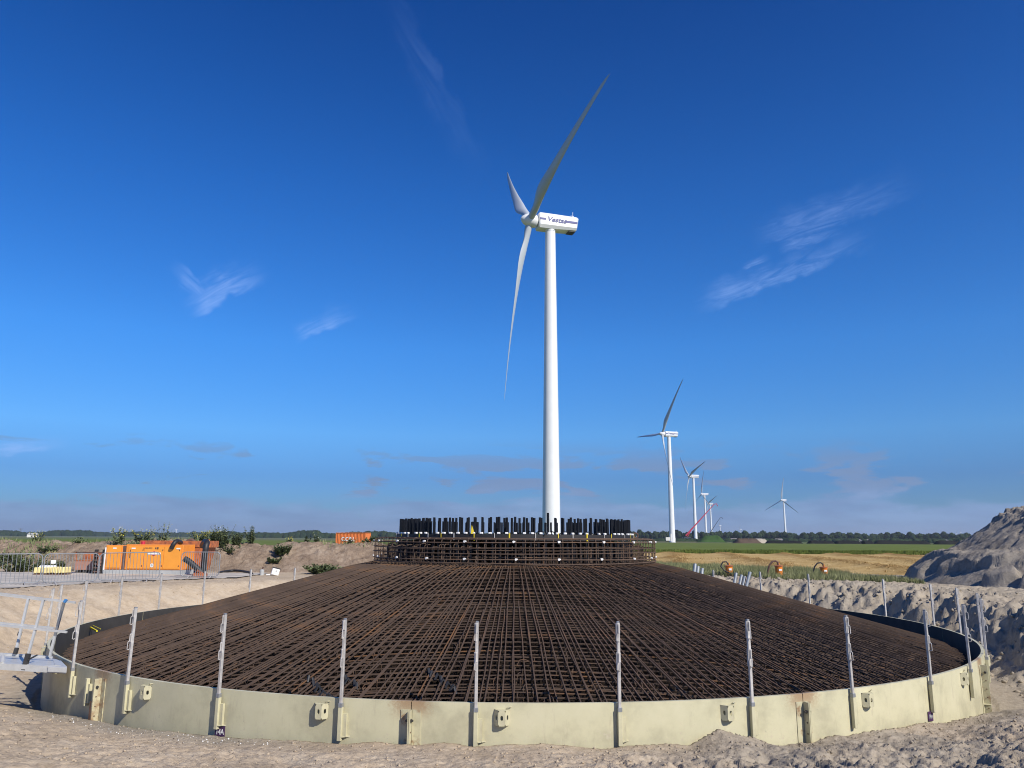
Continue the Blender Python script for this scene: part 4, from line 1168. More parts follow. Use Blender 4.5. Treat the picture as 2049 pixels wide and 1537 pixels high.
for i, x in enumerate(xs):
    big = 2.5 if 1570 < x < 1582 or 1615 < x < 1640 or 1888 < x < 1900 else 0
    yt = (1065.0 if x < 1560 else 1067.5) + (x - 1600) * .003 - big + random.uniform(-1.2, 1.2)
    far_tree(x, yt, random.uniform(880, 940), random.uniform(19, 23), '%s round dark tree from the left in the tree row along the right horizon' % ORD[min(i, len(ORD) - 1)], 'roadside trees along the right horizon')
for i in range(26):   # lower scrub and hedge behind the trees, one mass
    pass
def blob_row(name, samples, mat, label, cat, seed, per=3):
    """far woodland that reads as one mass: overlapping faceted crowns with an uneven top"""
    rg = np.random.default_rng(seed); V = []; F = []
    n1, n2 = 6, 9; gf = grid_faces(n1, n2, True)
    for x, y, Y in samples:
        for q in range(per):
            c = atY(x + rg.uniform(-6, 6), 1080, Y + rg.uniform(-10, 30)); top = atY(x, y + rg.uniform(-.8, 1.6), Y).z
            rw = rg.uniform(6, 11) / 1590 * Y; b = len(V) and sum(len(a) for a in V)
            th = np.pi * (np.arange(n1) + .3) / n1 * .62; ph = 2 * np.pi * np.arange(n2) / n2
            T, P = np.meshgrid(th, ph, indexing='ij'); rr = 1 + .22 * (rg.random(T.shape) - .5)
            A = np.stack([c.x + rw * np.sin(T) * np.cos(P) * rr * 1.1, c.y + rw * np.sin(T) * np.sin(P) * rr, np.maximum(0, top * (.25 + .78 * np.cos(T) * rr))], -1).reshape(-1, 3)
            V.append(A); F.append(gf + b); F.append(np.array([[b, b + 1, b + 2, b + 3]]))
            # skirt to the ground
    V = np.concatenate(V); F = np.concatenate(F)
    o = np_mesh(name, V, F, mat, smooth=False); tag(o, label, cat, kind='stuff'); return o
sky_l = [(-60, 1063), (0, 1062), (20, 1063), (30, 1062), (36, 1064), (50, 1066), (85, 1065), (95, 1063), (130, 1062), (186, 1062.5), (190, 1065), (250, 1066), (270, 1064), (320, 1066), (420, 1065), (445, 1064), (500, 1066), (560, 1067), (590, 1065), (600, 1062), (625, 1061), (640, 1066), (670, 1068), (690, 1066), (740, 1064), (760, 1063), (790, 1066), (830, 1068), (900, 1066), (1000, 1068), (1100, 1067), (1250, 1070)]
sx = np.array([a for a, b in sky_l]); sy = np.array([b for a, b in sky_l])
smp = []
for x in np.arange(-260, 1256, 4.2):
    Y = 1500 if x < 180 else (1900 if x < 440 else 1150)
    smp.append((x, float(np.interp(x, sx, sy)) + random.uniform(-.5, 1.2), Y))
blob_row('far_wood', smp, M['tree'], 'dark woodland along the left horizon', 'wood', 3)
smp = [(x, 1078.0 + random.uniform(-1, .8), 700) for x in np.arange(1240, 1990, 6.5)]
blob_row('far_scrub', smp, M['tree'], 'low dark scrub along the right horizon', 'scrub', 5, 2)
def house(x, Y, w, h, label):
    b = atY(x, 1082, Y); t = empty('house', (b.x, b.y, 0), R(random.uniform(-20, 20))); tag(t, label, 'house', 'far houses under the tree row')
    m = MB(); m.box((0, 0, h / 2), (w, 8, h)); m.build('wall', M['housewall'], t)
    m = MB(); m.add([(-w / 2 - .3, -4.4, h), (w / 2 + .3, -4.4, h), (w / 2 + .3, 4.4, h), (-w / 2 - .3, 4.4, h), (-w / 2 - .3, 0, h + 1.3), (w / 2 + .3, 0, h + 1.3)], [(0, 1, 5, 4), (2, 3, 4, 5), (1, 2, 5), (3, 0, 4), (3, 2, 1, 0)]); m.build('roof', M['houseroof'], t)
    for k in (-1, 1):
        m = MB(); m.box((k * w * .25, -4.02, h * .5), (1.6, .08, 1.3)); m.build('window', M['dark'], t)
hs_ = [(1468, 'white house left of the flat brown heap'), (1520, 'pale house behind the small sand heap'), (1558, 'pale house left of the broadest tree'), (1700, 'pale house under the middle of the tree row'), (1716, 'grey house just right of the middle tree row house'),
       (1738, 'bright white house in the middle of the tree row'), (1745, 'narrow white house right of the brightest one'), (1880, 'broad white house under the trees on the far right'), (1925, 'rightmost pale house near the sand heap')]
for i, (x, lab) in enumerate(hs_): house(x, 700, random.uniform(4, 8) if i != 7 else 16, 2.0, lab)
b = atY(66, 1072, 900); t = empty('farmhouse', (b.x, b.y, 0), R(15)); tag(t, 'pale farmhouse with low roof in front of the left wood', 'house')
t.scale = (.7, .7, .55)
m = MB(); m.box((0, 0, 3), (15, 9, 6)); m.build('wall', M['housewall'], t)
m = MB(); m.add([(-8, -5, 6), (8, -5, 6), (8, 5, 6), (-8, 5, 6), (-6, 0, 9), (6, 0, 9)], [(0, 1, 5, 4), (2, 3, 4, 5), (1, 2, 5), (3, 0, 4), (3, 2, 1, 0)]); m.build('roof', M['grey'], t)
# lattice pylon on the far left
b = atY(40, 1072, 2600); t = empty('power_pylon', (b.x, b.y, 0)); tag(t, 'faint lattice power pylon with wide arms on the far left skyline', 'pylon')
m = MB(); hp = atY(40, 1056, 2600).z
for sx_ in (-1, 1):
    for sy_ in (-1, 1): m.tube([(sx_ * 4, sy_ * 4, 0), (0, 0, hp)], .35, 4)
m.build('mast', M['galv_dull'], t); m = MB(); m.box((0, 0, hp - 1.5), (17, 1, .8)); m.box((0, 0, hp - 6), (13, 1, .8)); m.build('cross_arm', M['galv_dull'], t)

# ------------------------------------------------------------------ crowd barriers
def barrier(p, q, label, nb=17, h=1.08, z0=None, foot=True):
    p = Vector(p); q = Vector(q); L = (q - p).length; a = math.atan2(q.y - p.y, q.x - p.x)
    t = empty('crowd_barrier', (p.x, p.y, p.z), a); tag(t, label, 'barrier', 'steel crowd barriers on the left')
    t.rotation_euler = (Matrix.Rotation(a, 4, 'Z') @ Matrix.Rotation(-math.asin((q.z - p.z) / L), 4, 'Y')).to_euler()
    m = MB(); rc_ = .16; zb = .10; pts = []
    for cx_, cz_, s_ in ((L - rc_, zb + rc_, -90), (L - rc_, h - rc_, 0), (rc_, h - rc_, 90), (rc_, zb + rc_, 180)):
        for k in range(6):
            an = R(s_ + 18 * k); pts.append((cx_ + rc_ * math.cos(an), 0, cz_ + rc_ * math.sin(an)))
    pts.append(pts[0]); m.tube(pts, .019, 8, False, up=(0, 1, 0)); m.build('frame', M['galv_dull'], t, smooth=40)
    for i in range(nb):
        x_ = L * (i + 1) / (nb + 1); m = MB(); m.tube([(x_, 0, zb), (x_, 0, h)], .0085, 5); m.build('upright', M['galv_dull'], t)
    for x_ in (L * .22, L * .80):
        m = MB(); m.tube([(x_, -.30, .01), (x_, 0, zb + .02), (x_, .30, .01)], .018, 6); m.build('foot', M['galv'], t, smooth=40)
    return t
def gpt(x, y, Y):
    v = atY(x, y, Y); return Vector((v.x, v.y, gz(v.x, v.y)))
b1a, b1b = gpt(-85, 1190, 26.6), gpt(79, 1172, 28.0)
barrier(b1a, b1b, 'leftmost steel crowd barrier, cut off by the left edge')
b2 = barrier(gpt(83, 1172, 28.1), gpt(193, 1168, 29.4), 'steel crowd barrier with a small white sign, in front of the yellow blocks')
barrier(gpt(196, 1166, 29.5), gpt(318, 1160, 30.2), 'steel crowd barrier standing in front of the orange pump unit')
bb = barrier(gpt(361, 1148, 33.0), gpt(438, 1146, 33.2), 'short looking steel crowd barrier leaning before the black pump hoses')
m = MB(); m.box((.28, -.03, .80), (.15, .006, .12)); m.build('sign', M['white'], b2)

# ------------------------------------------------------------------ orange pump unit with trough and hoses
YU = 35.2
pa = gpt(205, 1153, 36.0); pb = gpt(366, 1150, YU + .6)
L = 3.62
t = empty('pump_unit', (pa.x, pa.y, gz(pa.x, pa.y) - .02), math.atan2(pb.y - pa.y, pb.x - pa.x)); unit = t
tag(t, 'orange box shaped pump unit with doors, logo and grey base rail', 'pump unit')
m = MB(); m.box((L / 2, .6, .13), (L, 1.2, .20), bev=.01); m.build('base_rail', M['grey'], t)
m = MB(); m.box((.40, .62, .78), (.80, 1.16, 1.08), bev=.02); m.box((2.28, .62, .80), (2.66, 1.18, 1.12), bev=.02); m.build('housing', M['orange'], t)
m = MB(); m.box((.87, .55, .75), (.15, 1.0, 1.1)); m.build('dark_gap_post', M['brown'], t)
for x0, x1 in ((1.10, 1.80), (1.82, 2.72), (2.74, 3.50)):
    m = MB(); m.box(((x0 + x1) / 2, .02, .78), (x1 - x0, .03, .98), bev=.008)
    d = m.build('door', M['orange_door'], t)
    m = MB()
    for z in (.42, 1.12): m.box((x1 - .03, -.002, z), (.03, .02, .06))
    m.build('hinge', M['brown'], d)
m = MB(); m.box((.40, .02, .80), (.66, .03, .96), bev=.008); m.build('door', M['orange_door'], t)
m = MB(); m.box((.02, .005, .72), (.05, .03, 1.0)); m.build('white_edge_strip', M['white'], t)
m = MB(); m.box((1.18, .0, .95), (.03, .02, .36)); m.build('handle', M['brown'], t)
m = MB(); m.add([(2.0, -.006, 1.0), (2.29, -.006, 1.10), (2.58, -.006, 1.0), (2.29, -.006, .88)], [(3, 2, 1, 0)][:1]); m.v = [(2.10, -.0, .965), (2.29, -.0, 1.075), (2.48, -.0, .965), (2.29, -.0, .855), (2.10, -.008, .965), (2.29, -.008, 1.075), (2.48, -.008, .965), (2.29, -.008, .855)]; m.f = [(7, 6, 5, 4)[::-1], (0, 1, 2, 3), (0, 4, 5, 1), (1, 5, 6, 2), (2, 6, 7, 3), (3, 7, 4, 0)]; m.mi = [0] * 6
lg = m.build('logo', M['red'], t)
m = MB(); m.box((2.29, -.004, .965), (.62, .010, .085)); m.build('logo_band', M['white'], lg)
m = MB(); m.tube([(2.24, .006, .44), (2.24, -.006, .44)], .085, 20); rd = m.build('round_sticker', M['white'], t)
lettering('lettering', 'I2', .10, (2.24, -.009, .44), (R(90), 0, 0), M['greenmound'], rd, bold=.002)
lettering('lettering', '1-1062-0031', .085, (1.98, .0, 1.20), (R(90), 0, 0), M['brown'], t, bold=.001)
for x_, w in ((1.32, .18), (3.40, .18), (.44, .16)):
    m = MB(); m.box((x_, -.002, 1.19), (w, .012, .055)); m.build('sticker', M['white'], t)
m = MB(); m.box((2.35, -.002, 1.2), (.05, .012, .07)); m.box((2.44, -.002, 1.2), (.07, .012, .09)); m.build('sticker', M['brown'], t)
m = MB(); m.tube([(1.42, .6, 1.34), (1.42, .6, 1.50)], .09, 10); m.build('beacon', M['red'], t)
# rusty steps at its left end
tt = empty('site_steps', gpt(193, 1154, 36.2)); tag(tt, 'small brown metal steps at the left end of the orange pump unit', 'steps')
for k in range(6):
    m = MB(); m.box((0.06, 0, .12 + .17 * k), (.34, .3, .05)); m.build('tread', M['brown'], tt)
for s_ in (-1, 1):
    m = MB(); m.box((.06 + s_ * .18, 0, .55), (.03, .30, 1.1)); m.build('stringer', M['dark'], tt)
# trough / skip behind
tr = empty('orange_trough', (pa.x + 1.25, YU + 2.1, gz(pa.x + 1.25, YU + 2.1))); tag(tr, 'long rusty orange steel trough behind the pump unit', 'trough')
m = MB(); m.box((1.6, 0, 1.36), (3.9, .10, .30), bev=.01); m.box((1.6, 1.3, 1.36), (3.9, .10, .30), bev=.01); m.box((-.35, .65, 1.36), (.08, 1.3, .30)); m.box((3.55, .65, 1.36), (.08, 1.3, .30)); m.build('upper_rim', M['orange_rust'], tr)
m = MB(); vs = [(-.3, 0, 1.2), (3.45, 0, 1.2), (3.15, 0, .15), (0, 0, .15), (-.3, 1.3, 1.2), (3.45, 1.3, 1.2), (3.15, 1.3, .15), (0, 1.3, .15)]
m.add(vs, [(0, 3, 2, 1), (4, 5, 6, 7), (0, 4, 7, 3), (1, 2, 6, 5), (3, 7, 6, 2)]); m.build('tank', M['orange_rust'], tr)
m = MB(); m.tube([(3.50, -.05, 1.50), (3.50, -.05, 1.58)], .03, 6); m.build('lug', M['orange'], tr)
for k in range(5):
    m = MB(); m.box((.3 + k * .62, -.04, .68), (.05, .06, 1.0)); m.build('rib', M['orange_rust'], tr)
tr.scale = (.84, .8, 1)
# hoses
def hose(name, pts, r, label, mat=None):
    P = [Vector(p) for p in pts]; out = []
    for i in range(len(P) - 1):
        p0 = P[max(0, i - 1)]; p1 = P[i]; p2 = P[i + 1]; p3 = P[min(len(P) - 1, i + 2)]
        for k in range(6):
            s = k / 6; out.append(.5 * ((2 * p1) + (-p0 + p2) * s + (2 * p0 - 5 * p1 + 4 * p2 - p3) * s * s + (-p0 + 3 * p1 - 3 * p2 + p3) * s ** 3))
    out.append(P[-1]); m = MB(); m.tube(out, r, 10); o = m.build(name, mat or M['rubber'], smooth=60); tag(o, label, 'hose'); return o
hose('suction_hose', [atY(407, 1150, 34.6), atY(409, 1120, 34.6), atY(412, 1095, 34.6), atY(414, 1086, 34.8), atY(410, 1084, 35.3), atY(405, 1092, 36)], .13, 'thick black hose rising upright out of the orange trough')
hose('suction_hose', [atY(369, 1118, 34.4), atY(380, 1125, 34.4), atY(395, 1138, 34.4), atY(405, 1148, 34.4)], .13, 'black hose sloping down to the right behind the short barrier')
hose('suction_hose', [atY(343, 1098, 35.8), atY(348, 1088, 35.8), atY(354, 1083, 36), atY(362, 1086, 36.6)], .10, 'short black hose arching over the top of the pump unit')
hose('suction_hose', [atY(372, 1086, 37.6), atY(378, 1082, 37.6), atY(384, 1081, 37.6), atY(391, 1085, 37.6)], .08, 'rusty brown pipe bend on the far side of the trough', M['brown'])
hose('drain_hose', [atZ(438, 1146, .06), atZ(455, 1143, .07), atZ(475, 1142, .09), atZ(500, 1146, .06), atZ(505, 1150, .03)], .06, 'flat black drain hose lying on the sand right of the barrier')
hose('site_pipe', [atZ(110, 1137, .1), atZ(130, 1139, .1), atZ(147, 1141, .1)], .03, 'thin black pipe lying on the ground behind the yellow blocks')
m = MB(); m.box((0, 0, .10), (.55, .3, .2), bev=.03); m.tube([(-.3, .1, .1), (-.1, -.05, .3), (.2, 0, .12)], .05, 6)
o = m.build('red_coupling', M['orange_rust'], loc=gpt(400, 1152, 33.8)); tag(o, 'small orange red coupling on the ground under the trough', 'coupling')

# faded bin and yellow foam blocks on pallet
t = empty('stacking_bin', gpt(147, 1151, 36.8)); tag(t, 'faded salmon coloured steel bin with open orange upper frame', 'bin')
m = MB(); m.box((.45, .4, .38), (.95, .75, .42), bev=.01); m.build('lower_body', M['salmon'], t)
m = MB()
for x_ in (.0, .93): m.box((x_, .03, .78), (.06, .05, .40))
m.box((.45, .03, .60), (.95, .05, .03)); m.box((.45, .75, .80), (.95, .03, .36)); m.build('upper_frame', M['orange_rust'], t)
m = MB(); m.box((.45, .03, .97), (.95, .05, .04)); m.build('top_rail', M['dark'], t)
for k in range(3):
    m = MB(); m.box((.1 + k * .35, .4, .08), (.12, .7, .14)); m.build('skid', M['dark'], t)
t = empty('foam_blocks', gpt(64, 1153, 34.8)); tag(t, 'row of pale yellow blocks with white bundles on a dark pallet', 'pallet of blocks')
m = MB(); m.box((.68, .35, .06), (1.30, .7, .05)); m.box((.68, .35, .02), (.2, .7, .07)); m.build('pallet', M['brown'], t)
for k in range(9):
    m = MB(); m.box((.08 + k * .148, .35, .22 + .01 * (k % 3)), (.135, .65, .26), bev=.03); m.build('block', M['foam'], t)
for k in range(3):
    m = MB(); m.tube([(.28 + k * .2, .1, .36), (.28 + k * .2, .5, .36)], .085, 8); m.build('white_bundle', M['white'], t, smooth=50)

# small things on the sand right of the barrier
t = empty('gas_cylinder', gpt(524, 1147, 36.5)); tag(t, 'small grey gas cylinder standing at the foot of the berm', 'gas cylinder')
m = MB(); m.tube([(0, 0, 0), (0, 0, .22), (0, 0, .27)], [.10, .10, .05], 14); m.build('body', M['grey'], t, smooth=40)
m = MB(); m.tube([(0, 0, .26), (.02, 0, .36), (.06, 0, .34)], .03, 6); m.build('valve', M['brown'], t)
t = empty('white_box', gpt(549, 1147, 36.3)); t.rotation_euler = (0, R(14), R(20)); tag(t, 'tilted white box with a dark lid next to the gas cylinder', 'box')
m = MB(); m.box((0, 0, .17), (.33, .3, .30), bev=.02); m.build('body', M['white'], t); m = MB(); m.box((0, 0, .34), (.36, .33, .04), bev=.01); m.build('lid', M['dark'], t)
m = MB(); m.box((.02, -.156, .2), (.05, .01, .08)); m.build('latch', M['grey'], t)
m = MB(); m.box((0, 0, .03), (.18, .12, .06), bev=.01); m.box((.15, .05, .03), (.1, .1, .05), bev=.01); o = m.build('rubble', M['white'], loc=gpt(537, 1148, 36.2)); tag(o, 'few white rubble pieces between the cylinder and the box', 'rubble')

# ------------------------------------------------------------------ cargo container
c0 = atY(671, 1094, 150); t = empty('cargo_container', (c0.x, 150, 0), R(-14)); tag(t, 'orange corrugated shipping container with white letters beyond the berm', 'container')
CL = 6.06; CH = 2.65; CW = 2.44
m = MB()
def corr(p, q, z0, z1, nrib, depth, nrm):
    p = Vector(p); q = Vector(q); vs = []; prof = []
    for k in range(nrib):
        for f, d in ((0, 0), (.3, 0), (.5, 1), (.8, 1)): prof.append(((k + f) / nrib, d))
    prof.append((1, 0)); nrm = Vector(nrm)
    for f, d in prof:
        v = p + (q - p) * f - nrm * depth * d; vs += [(v.x, v.y, z0), (v.x, v.y, z1)]
    m.add(vs, [(2 * i, 2 * i + 2, 2 * i + 3, 2 * i + 1) for i in range(len(prof) - 1)])
corr((.1, 0, 0), (CL - .1, 0, 0), .15, CH - .1, 20, .09, (0, -1, 0)); corr((CL, .1, 0), (CL, CW - .1, 0), .15, CH - .1, 5, .05, (1, 0, 0))
corr((CL - .1, CW, 0), (.1, CW, 0), .15, CH - .1, 20, .09, (0, 1, 0)); corr((0, CW - .1, 0), (0, .1, 0), .15, CH - .1, 8, .07, (-1, 0, 0))
m.build('wall', M['cont'], t)
m = MB()
for x_ in (.05, CL - .05):
    for y_ in (.05, CW - .05): m.box((x_, y_, CH / 2), (.14, .14, CH))
for z in (.08, CH - .06):
    for y_ in (0.03, CW - .03): m.box((CL / 2, y_, z), (CL, .1, .14))
    for x_ in (.03, CL - .03): m.box((x_, CW / 2, z), (.1, CW, .14))
m.build('frame', M['cont'], t)
m = MB(); m.box((CL / 2, CW / 2, CH - .04), (CL - .1, CW - .1, .06)); m.build('roof', M['orange_rust'], t)
lettering('lettering', 'C.C.R.I.', 1.02, (CL * .42, -.02, 1.42), (R(90), 0, 0), M['white'], t, bold=.035, extr=.012, sx=.85)

# ------------------------------------------------------------------ aluminium walkway on the left
w = empty('access_walkway', atY(40, 1345, 13.4)); wl = w.location.copy()
tag(w, 'aluminium access walkway with double handrails reaching the ring from the left', 'walkway')
def wp(x, y, Y): return atY(x, y, Y) - wl
def wtube(name, pts, r, mat=None, n=4): m = MB(); m.tube(pts, r, n); return m.build(name, mat or M['alu'], w)
def quadbox(name, a, b, c, d, th, mat):
    m = MB(); vs = [a, b, c, d] + [p - Vector((0, 0, th)) for p in (a, b, c, d)]
    m.add(vs, [(0, 1, 2, 3), (7, 6, 5, 4), (0, 4, 5, 1), (1, 5, 6, 2), (2, 6, 7, 3), (3, 7, 4, 0)]); return m.build(name, mat, w)
YN, YF = 13.3, 14.25
quadbox('deck', wp(-60, 1325, YN), wp(112, 1331, YN), wp(104, 1317, YF), wp(-60, 1308, YF), .03, M['alu'])
quadbox('near_beam', wp(-60, 1324, YN - .06), wp(133, 1335, YN - .06), wp(133, 1333, YN), wp(-60, 1322, YN), .10, M['alu'])
quadbox('far_beam', wp(-60, 1303, YF), wp(106, 1314, YF), wp(106, 1313, YF + .06), wp(-60, 1302, YF + .06), .07, M['alu'])
quadbox('hook_plate', wp(96, 1335, YN - .09), wp(134, 1337, YN - .09), wp(134, 1335, YN - .06), wp(96, 1333, YN - .06), .07, M['alu'])
quadbox('end_plate', wp(110, 1330, YN), wp(134, 1334, YN), wp(122, 1322, YN + .5), wp(104, 1317, YF), .04, M['alu'])
wtube('near_top_rail', [wp(-60, 1181, YN + .2), wp(0, 1188, YN + .2), wp(151, 1206, YN + .2)], .023)
wtube('near_mid_rail', [wp(-60, 1247, YN + .1), wp(0, 1251, YN + .1), wp(134, 1265, YN + .1)], .023)
wtube('far_mid_rail', [wp(-60, 1243, YF + .1), wp(0, 1247, YF + .1), wp(108, 1257, YF + .1)], .024)
wtube('far_top_rail', [wp(-60, 1184, YF + .2), wp(0, 1190, YF + .2), wp(92, 1201, YF + .2)], .024)
wtube('rail_post', [wp(49, 1337, YN), wp(87, 1201, YN + .2)], .025)
wtube('rail_post', [wp(100, 1314, YF - .2), wp(110, 1272, YF - .2), wp(129, 1203, YN + .3)], .026)
wtube('rail_post', [wp(31, 1307, YF), wp(57, 1197, YF + .2)], .026)
wtube('rail_post', [wp(-40, 1330, YN), wp(-8, 1190, YN + .2)], .025)
wtube('post_foot', [wp(48, 1341, YN - .03), wp(57, 1308, YN)], .045, M['dark'])
wtube('post_foot', [wp(30, 1309, YF - .02), wp(34, 1296, YF)], .038, M['dark'])
wtube('post_foot', [wp(38.5, 1272, YF + .08), wp(40.5, 1264, YF + .09)], .036, M['dark'])
wtube('brace', [wp(57, 1320, YN - .05), wp(74, 1311, YN + .35)], .014, M['dark'])
wtube('round_end', [wp(1, 1311, YN + .2), wp(5, 1316, YN + .15), wp(3, 1330, YN - .05)], .045, n=8)
wtube('blue_clip', [wp(129, 1201.5, YN + .17), wp(133, 1203.5, YN + .17)], .036, pmat('blue_tape', (.05, .20, .45), .5))

# ------------------------------------------------------------------ grey conduit pipes and pump buckets on the right
k = 0
for x, y, yb, lean, Y in ((1391, 1129, 1150, 3, 29.8), (1397, 1134, 1152, 3, 29.9), (1405.5, 1138, 1156, 3, 30.0), (1473, 1147, 1172, 5, 31.8), (1484, 1151, 1175, 6, 31.6), (1490.5, 1154, 1176, 6, 31.5), (1501, 1145, 1180, 10, 31.4)):
    T0 = atY(x, y, Y); B0 = atY(x - lean * 1.3, yb + 14, Y - .3)
    m = MB(); m.tube([B0, T0], .062, 14, True); m2 = MB()
    o = m.build('conduit_pipe', M['pvc'], smooth=40)
    labs = ['tallest of three grey conduit pipes left of the first orange bucket', 'middle of three grey conduit pipes left of the first orange bucket', 'shortest and rightmost of the left group of grey conduit pipes',
            'leftmost of four slanting grey conduit pipes at the pit edge', 'second of four slanting grey conduit pipes at the pit edge', 'third of four slanting grey conduit pipes at the pit edge', 'longest slanting grey conduit pipe, right end of its group of four']
    tag(o, labs[k], 'pipe', 'grey conduit pipes sticking up behind the mound'); k += 1
BK = [(1459, 1131, 1148, 37.5, 'small orange pump bucket half hidden in grass with curled hose, leftmost'), (1559, 1131, 1152, 37.0, 'tallest orange pump bucket standing clear of the grass in the middle'), (1649, 1134, 1152, 38.0, 'orange pump bucket on the right with a wide hose loop')]
for i, (x, yt, yb, Y, lab) in enumerate(BK):
    p = atY(x, yb, Y); z0 = .02; zt = atY(x, yt, Y).z; hh = zt - z0
    if i != 1: z0 = zt - .50; hh = .50
    t = empty('pump_bucket', (p.x, p.y, z0)); tag(t, lab, 'pump bucket', 'orange pump buckets along the grass verge')
    m = MB(); m.tube([(0, 0, 0), (0, 0, hh * .9)], [.15, .17], 18); m.build('drum', M['bucket'], t, smooth=40)
    m = MB(); m.tube([(0, 0, hh * .9), (0, 0, hh * .96), (0, 0, hh)], [.20, .20, .12], 18); m.build('lid', M['orange_rust'], t, smooth=30)
    m = MB(); m.box((.02, -.168, hh * .62), (.14, .012, .09)); m.build('label', M['white'], t)
    m = MB(); m.tube([(0, 0, hh * .95), (-.02, 0, hh + .12), (-.12, 0, hh + .19), (-.28, 0, hh + .16), (-.42, 0, hh), (-.50, .05, hh - .3), (-.5, .1, -.05)] if i else [(0, 0, hh), (-.1, 0, hh + .16), (-.28, 0, hh + .14), (-.38, 0, hh - .05), (-.25, -.1, hh - .25), (.1, -.2, .1), (.22, -.22, -.1)], .035 if i != 1 else .045, 8)
    m.build('hose', M['rubber'] if i != 1 else M['brown'], t, smooth=60)
    m = MB(); m.tube([(.0, 0, hh * .98), (.02, 0, hh + .10)], .035, 8); m.build('spout', M['bucket'], t)
m = MB(); m.tube([atY(1428, 1155, 33) , atY(1428, 1143, 33)], .03, 6); o = m.build('marker_stake', M['alu']); tag(o, 'short pale stake in the grass between the two pipe groups', 'stake')
m = MB(); m.tube([atY(1342, 1083, 330), atY(1342, 1068, 330)], .35, 5); m.box(atY(1337, 1078.5, 330), (2.0, .3, 1.4)); o = m.build('field_sign', M['housewall']); tag(o, 'small pale sign board beside the foot of the second turbine', 'sign')

# ------------------------------------------------------------------ grass, straw
def blades(name, x, y, z, h, wd, mat, lean=.35, seed=0, flat=False):
    rg = np.random.default_rng(seed); N = len(x); a = rg.random(N) * 6.283; b = rg.random(N) * 6.283; l = rg.random(N) * lean
    if flat:
        dx = np.cos(a) * h; dy = np.sin(a) * h; dz = h * rg.uniform(-.1, .5, N)
    else:
        dx = np.cos(b) * h * l; dy = np.sin(b) * h * l; dz = h
    px = np.cos(a + 1.57) * wd; py = np.sin(a + 1.57) * wd
    p0 = np.stack([x - px, y - py, z], -1); p1 = np.stack([x + px, y + py, z], -1)
    pm0 = np.stack([x - px * .7 + dx * .45, y - py * .7 + dy * .45, z + dz * .6], -1); pm1 = np.stack([x + px * .7 + dx * .45, y + py * .7 + dy * .45, z + dz * .6], -1)
    p2 = np.stack([x + dx, y + dy, z + dz], -1)
    V = np.stack([p0, p1, pm0, pm1, p2], 1).reshape(-1, 3); i = (np.arange(N) * 5)[:, None]
    F = np.concatenate([i + np.array([[0, 1, 3]]), i + np.array([[0, 3, 2]]), i + np.array([[2, 3, 4]])])
    return np_mesh(name, V, F, mat, smooth=False)
rg = np.random.default_rng(9)
def lineA(X): return np.interp(X, [3, 6, 9, 12.0, 15, 18, 21], [52, 46, 39, 34.2, 33.0, 32.0, 31.5])
x = rg.uniform(3, 16.8, 95000); f = rg.random(95000); ya, yb = lineA(x), lineB(x) + .6
y = ya + (yb - ya) * f ** 1.35
x += .3 * (fbm(x, y, 2, 3) - .5); dens = fbm(x * .7, y * .7, 3, 5)
k = (rg.random(len(x)) < sstep(dens, .25, .55)) & (rc(x, y) > 16.2); x, y = x[k], y[k]
h = (.10 + .24 * rg.random(len(x))) * (.5 + .9 * fbm(x * .8, y * .8, 3, 15))
tag(blades('verge_grass', x, y, ground_h(x, y) - .02, h, .006 + .008 * rg.random(len(x)), M['grass'], .6, 2), 'tall grey green grass between the pit edge and the stubble', 'grass', kind='stuff')
x = rg.uniform(2, 62, 150000); y = 38 + 40 * rg.random(150000) ** 1.5
hh = straw_h(x, y); k = (y > lineB(x)) & (rg.random(len(x)) < .12 + 4.5 * np.clip(hh - .10, 0, 1)); x, y, hh = x[k], y[k], hh[k]
tag(blades('loose_straw', x, y, hh - .01, .12 + .22 * rg.random(len(x)), .010 + .012 * rg.random(len(x)), M['strawblade'], 1, 4, flat=True), 'loose straw lying in swaths on the stubble', 'straw', kind='stuff')
# green crop edge
x = rg.uniform(5, 80, 26000); y = 97.6 + 4 * rg.random(26000) ** 1.5
tag(blades('crop_edge', x, y, crop_h(x, y) - .05, .15 + .22 * rg.random(len(x)), .03 + .02 * rg.random(len(x)), M['crop'], .4, 6), 'ragged leafy edge of the green crop', 'crop', kind='stuff')
# ground cover on the berm top and field weeds behind it
x = rg.uniform(-58, -2, 52000); y = 41.5 + 10 * rg.random(52000)
d = fbm(x * .35, y * .5, 3, 25); bz = berm_h(x, y); k = (rg.random(len(x)) < .7 * sstep(d + .16 * sstep(bz, 1.1, 1.4), .55, .72)); x, y, bz = x[k], y[k], bz[k]
tag(blades('berm_grass', x, y, bz - .02, (.08 + .20 * rg.random(len(x))), .02 + .02 * rg.random(len(x)), M['drygrass'], .6, 8), 'patchy grass and weeds growing along the berm', 'grass', kind='stuff')

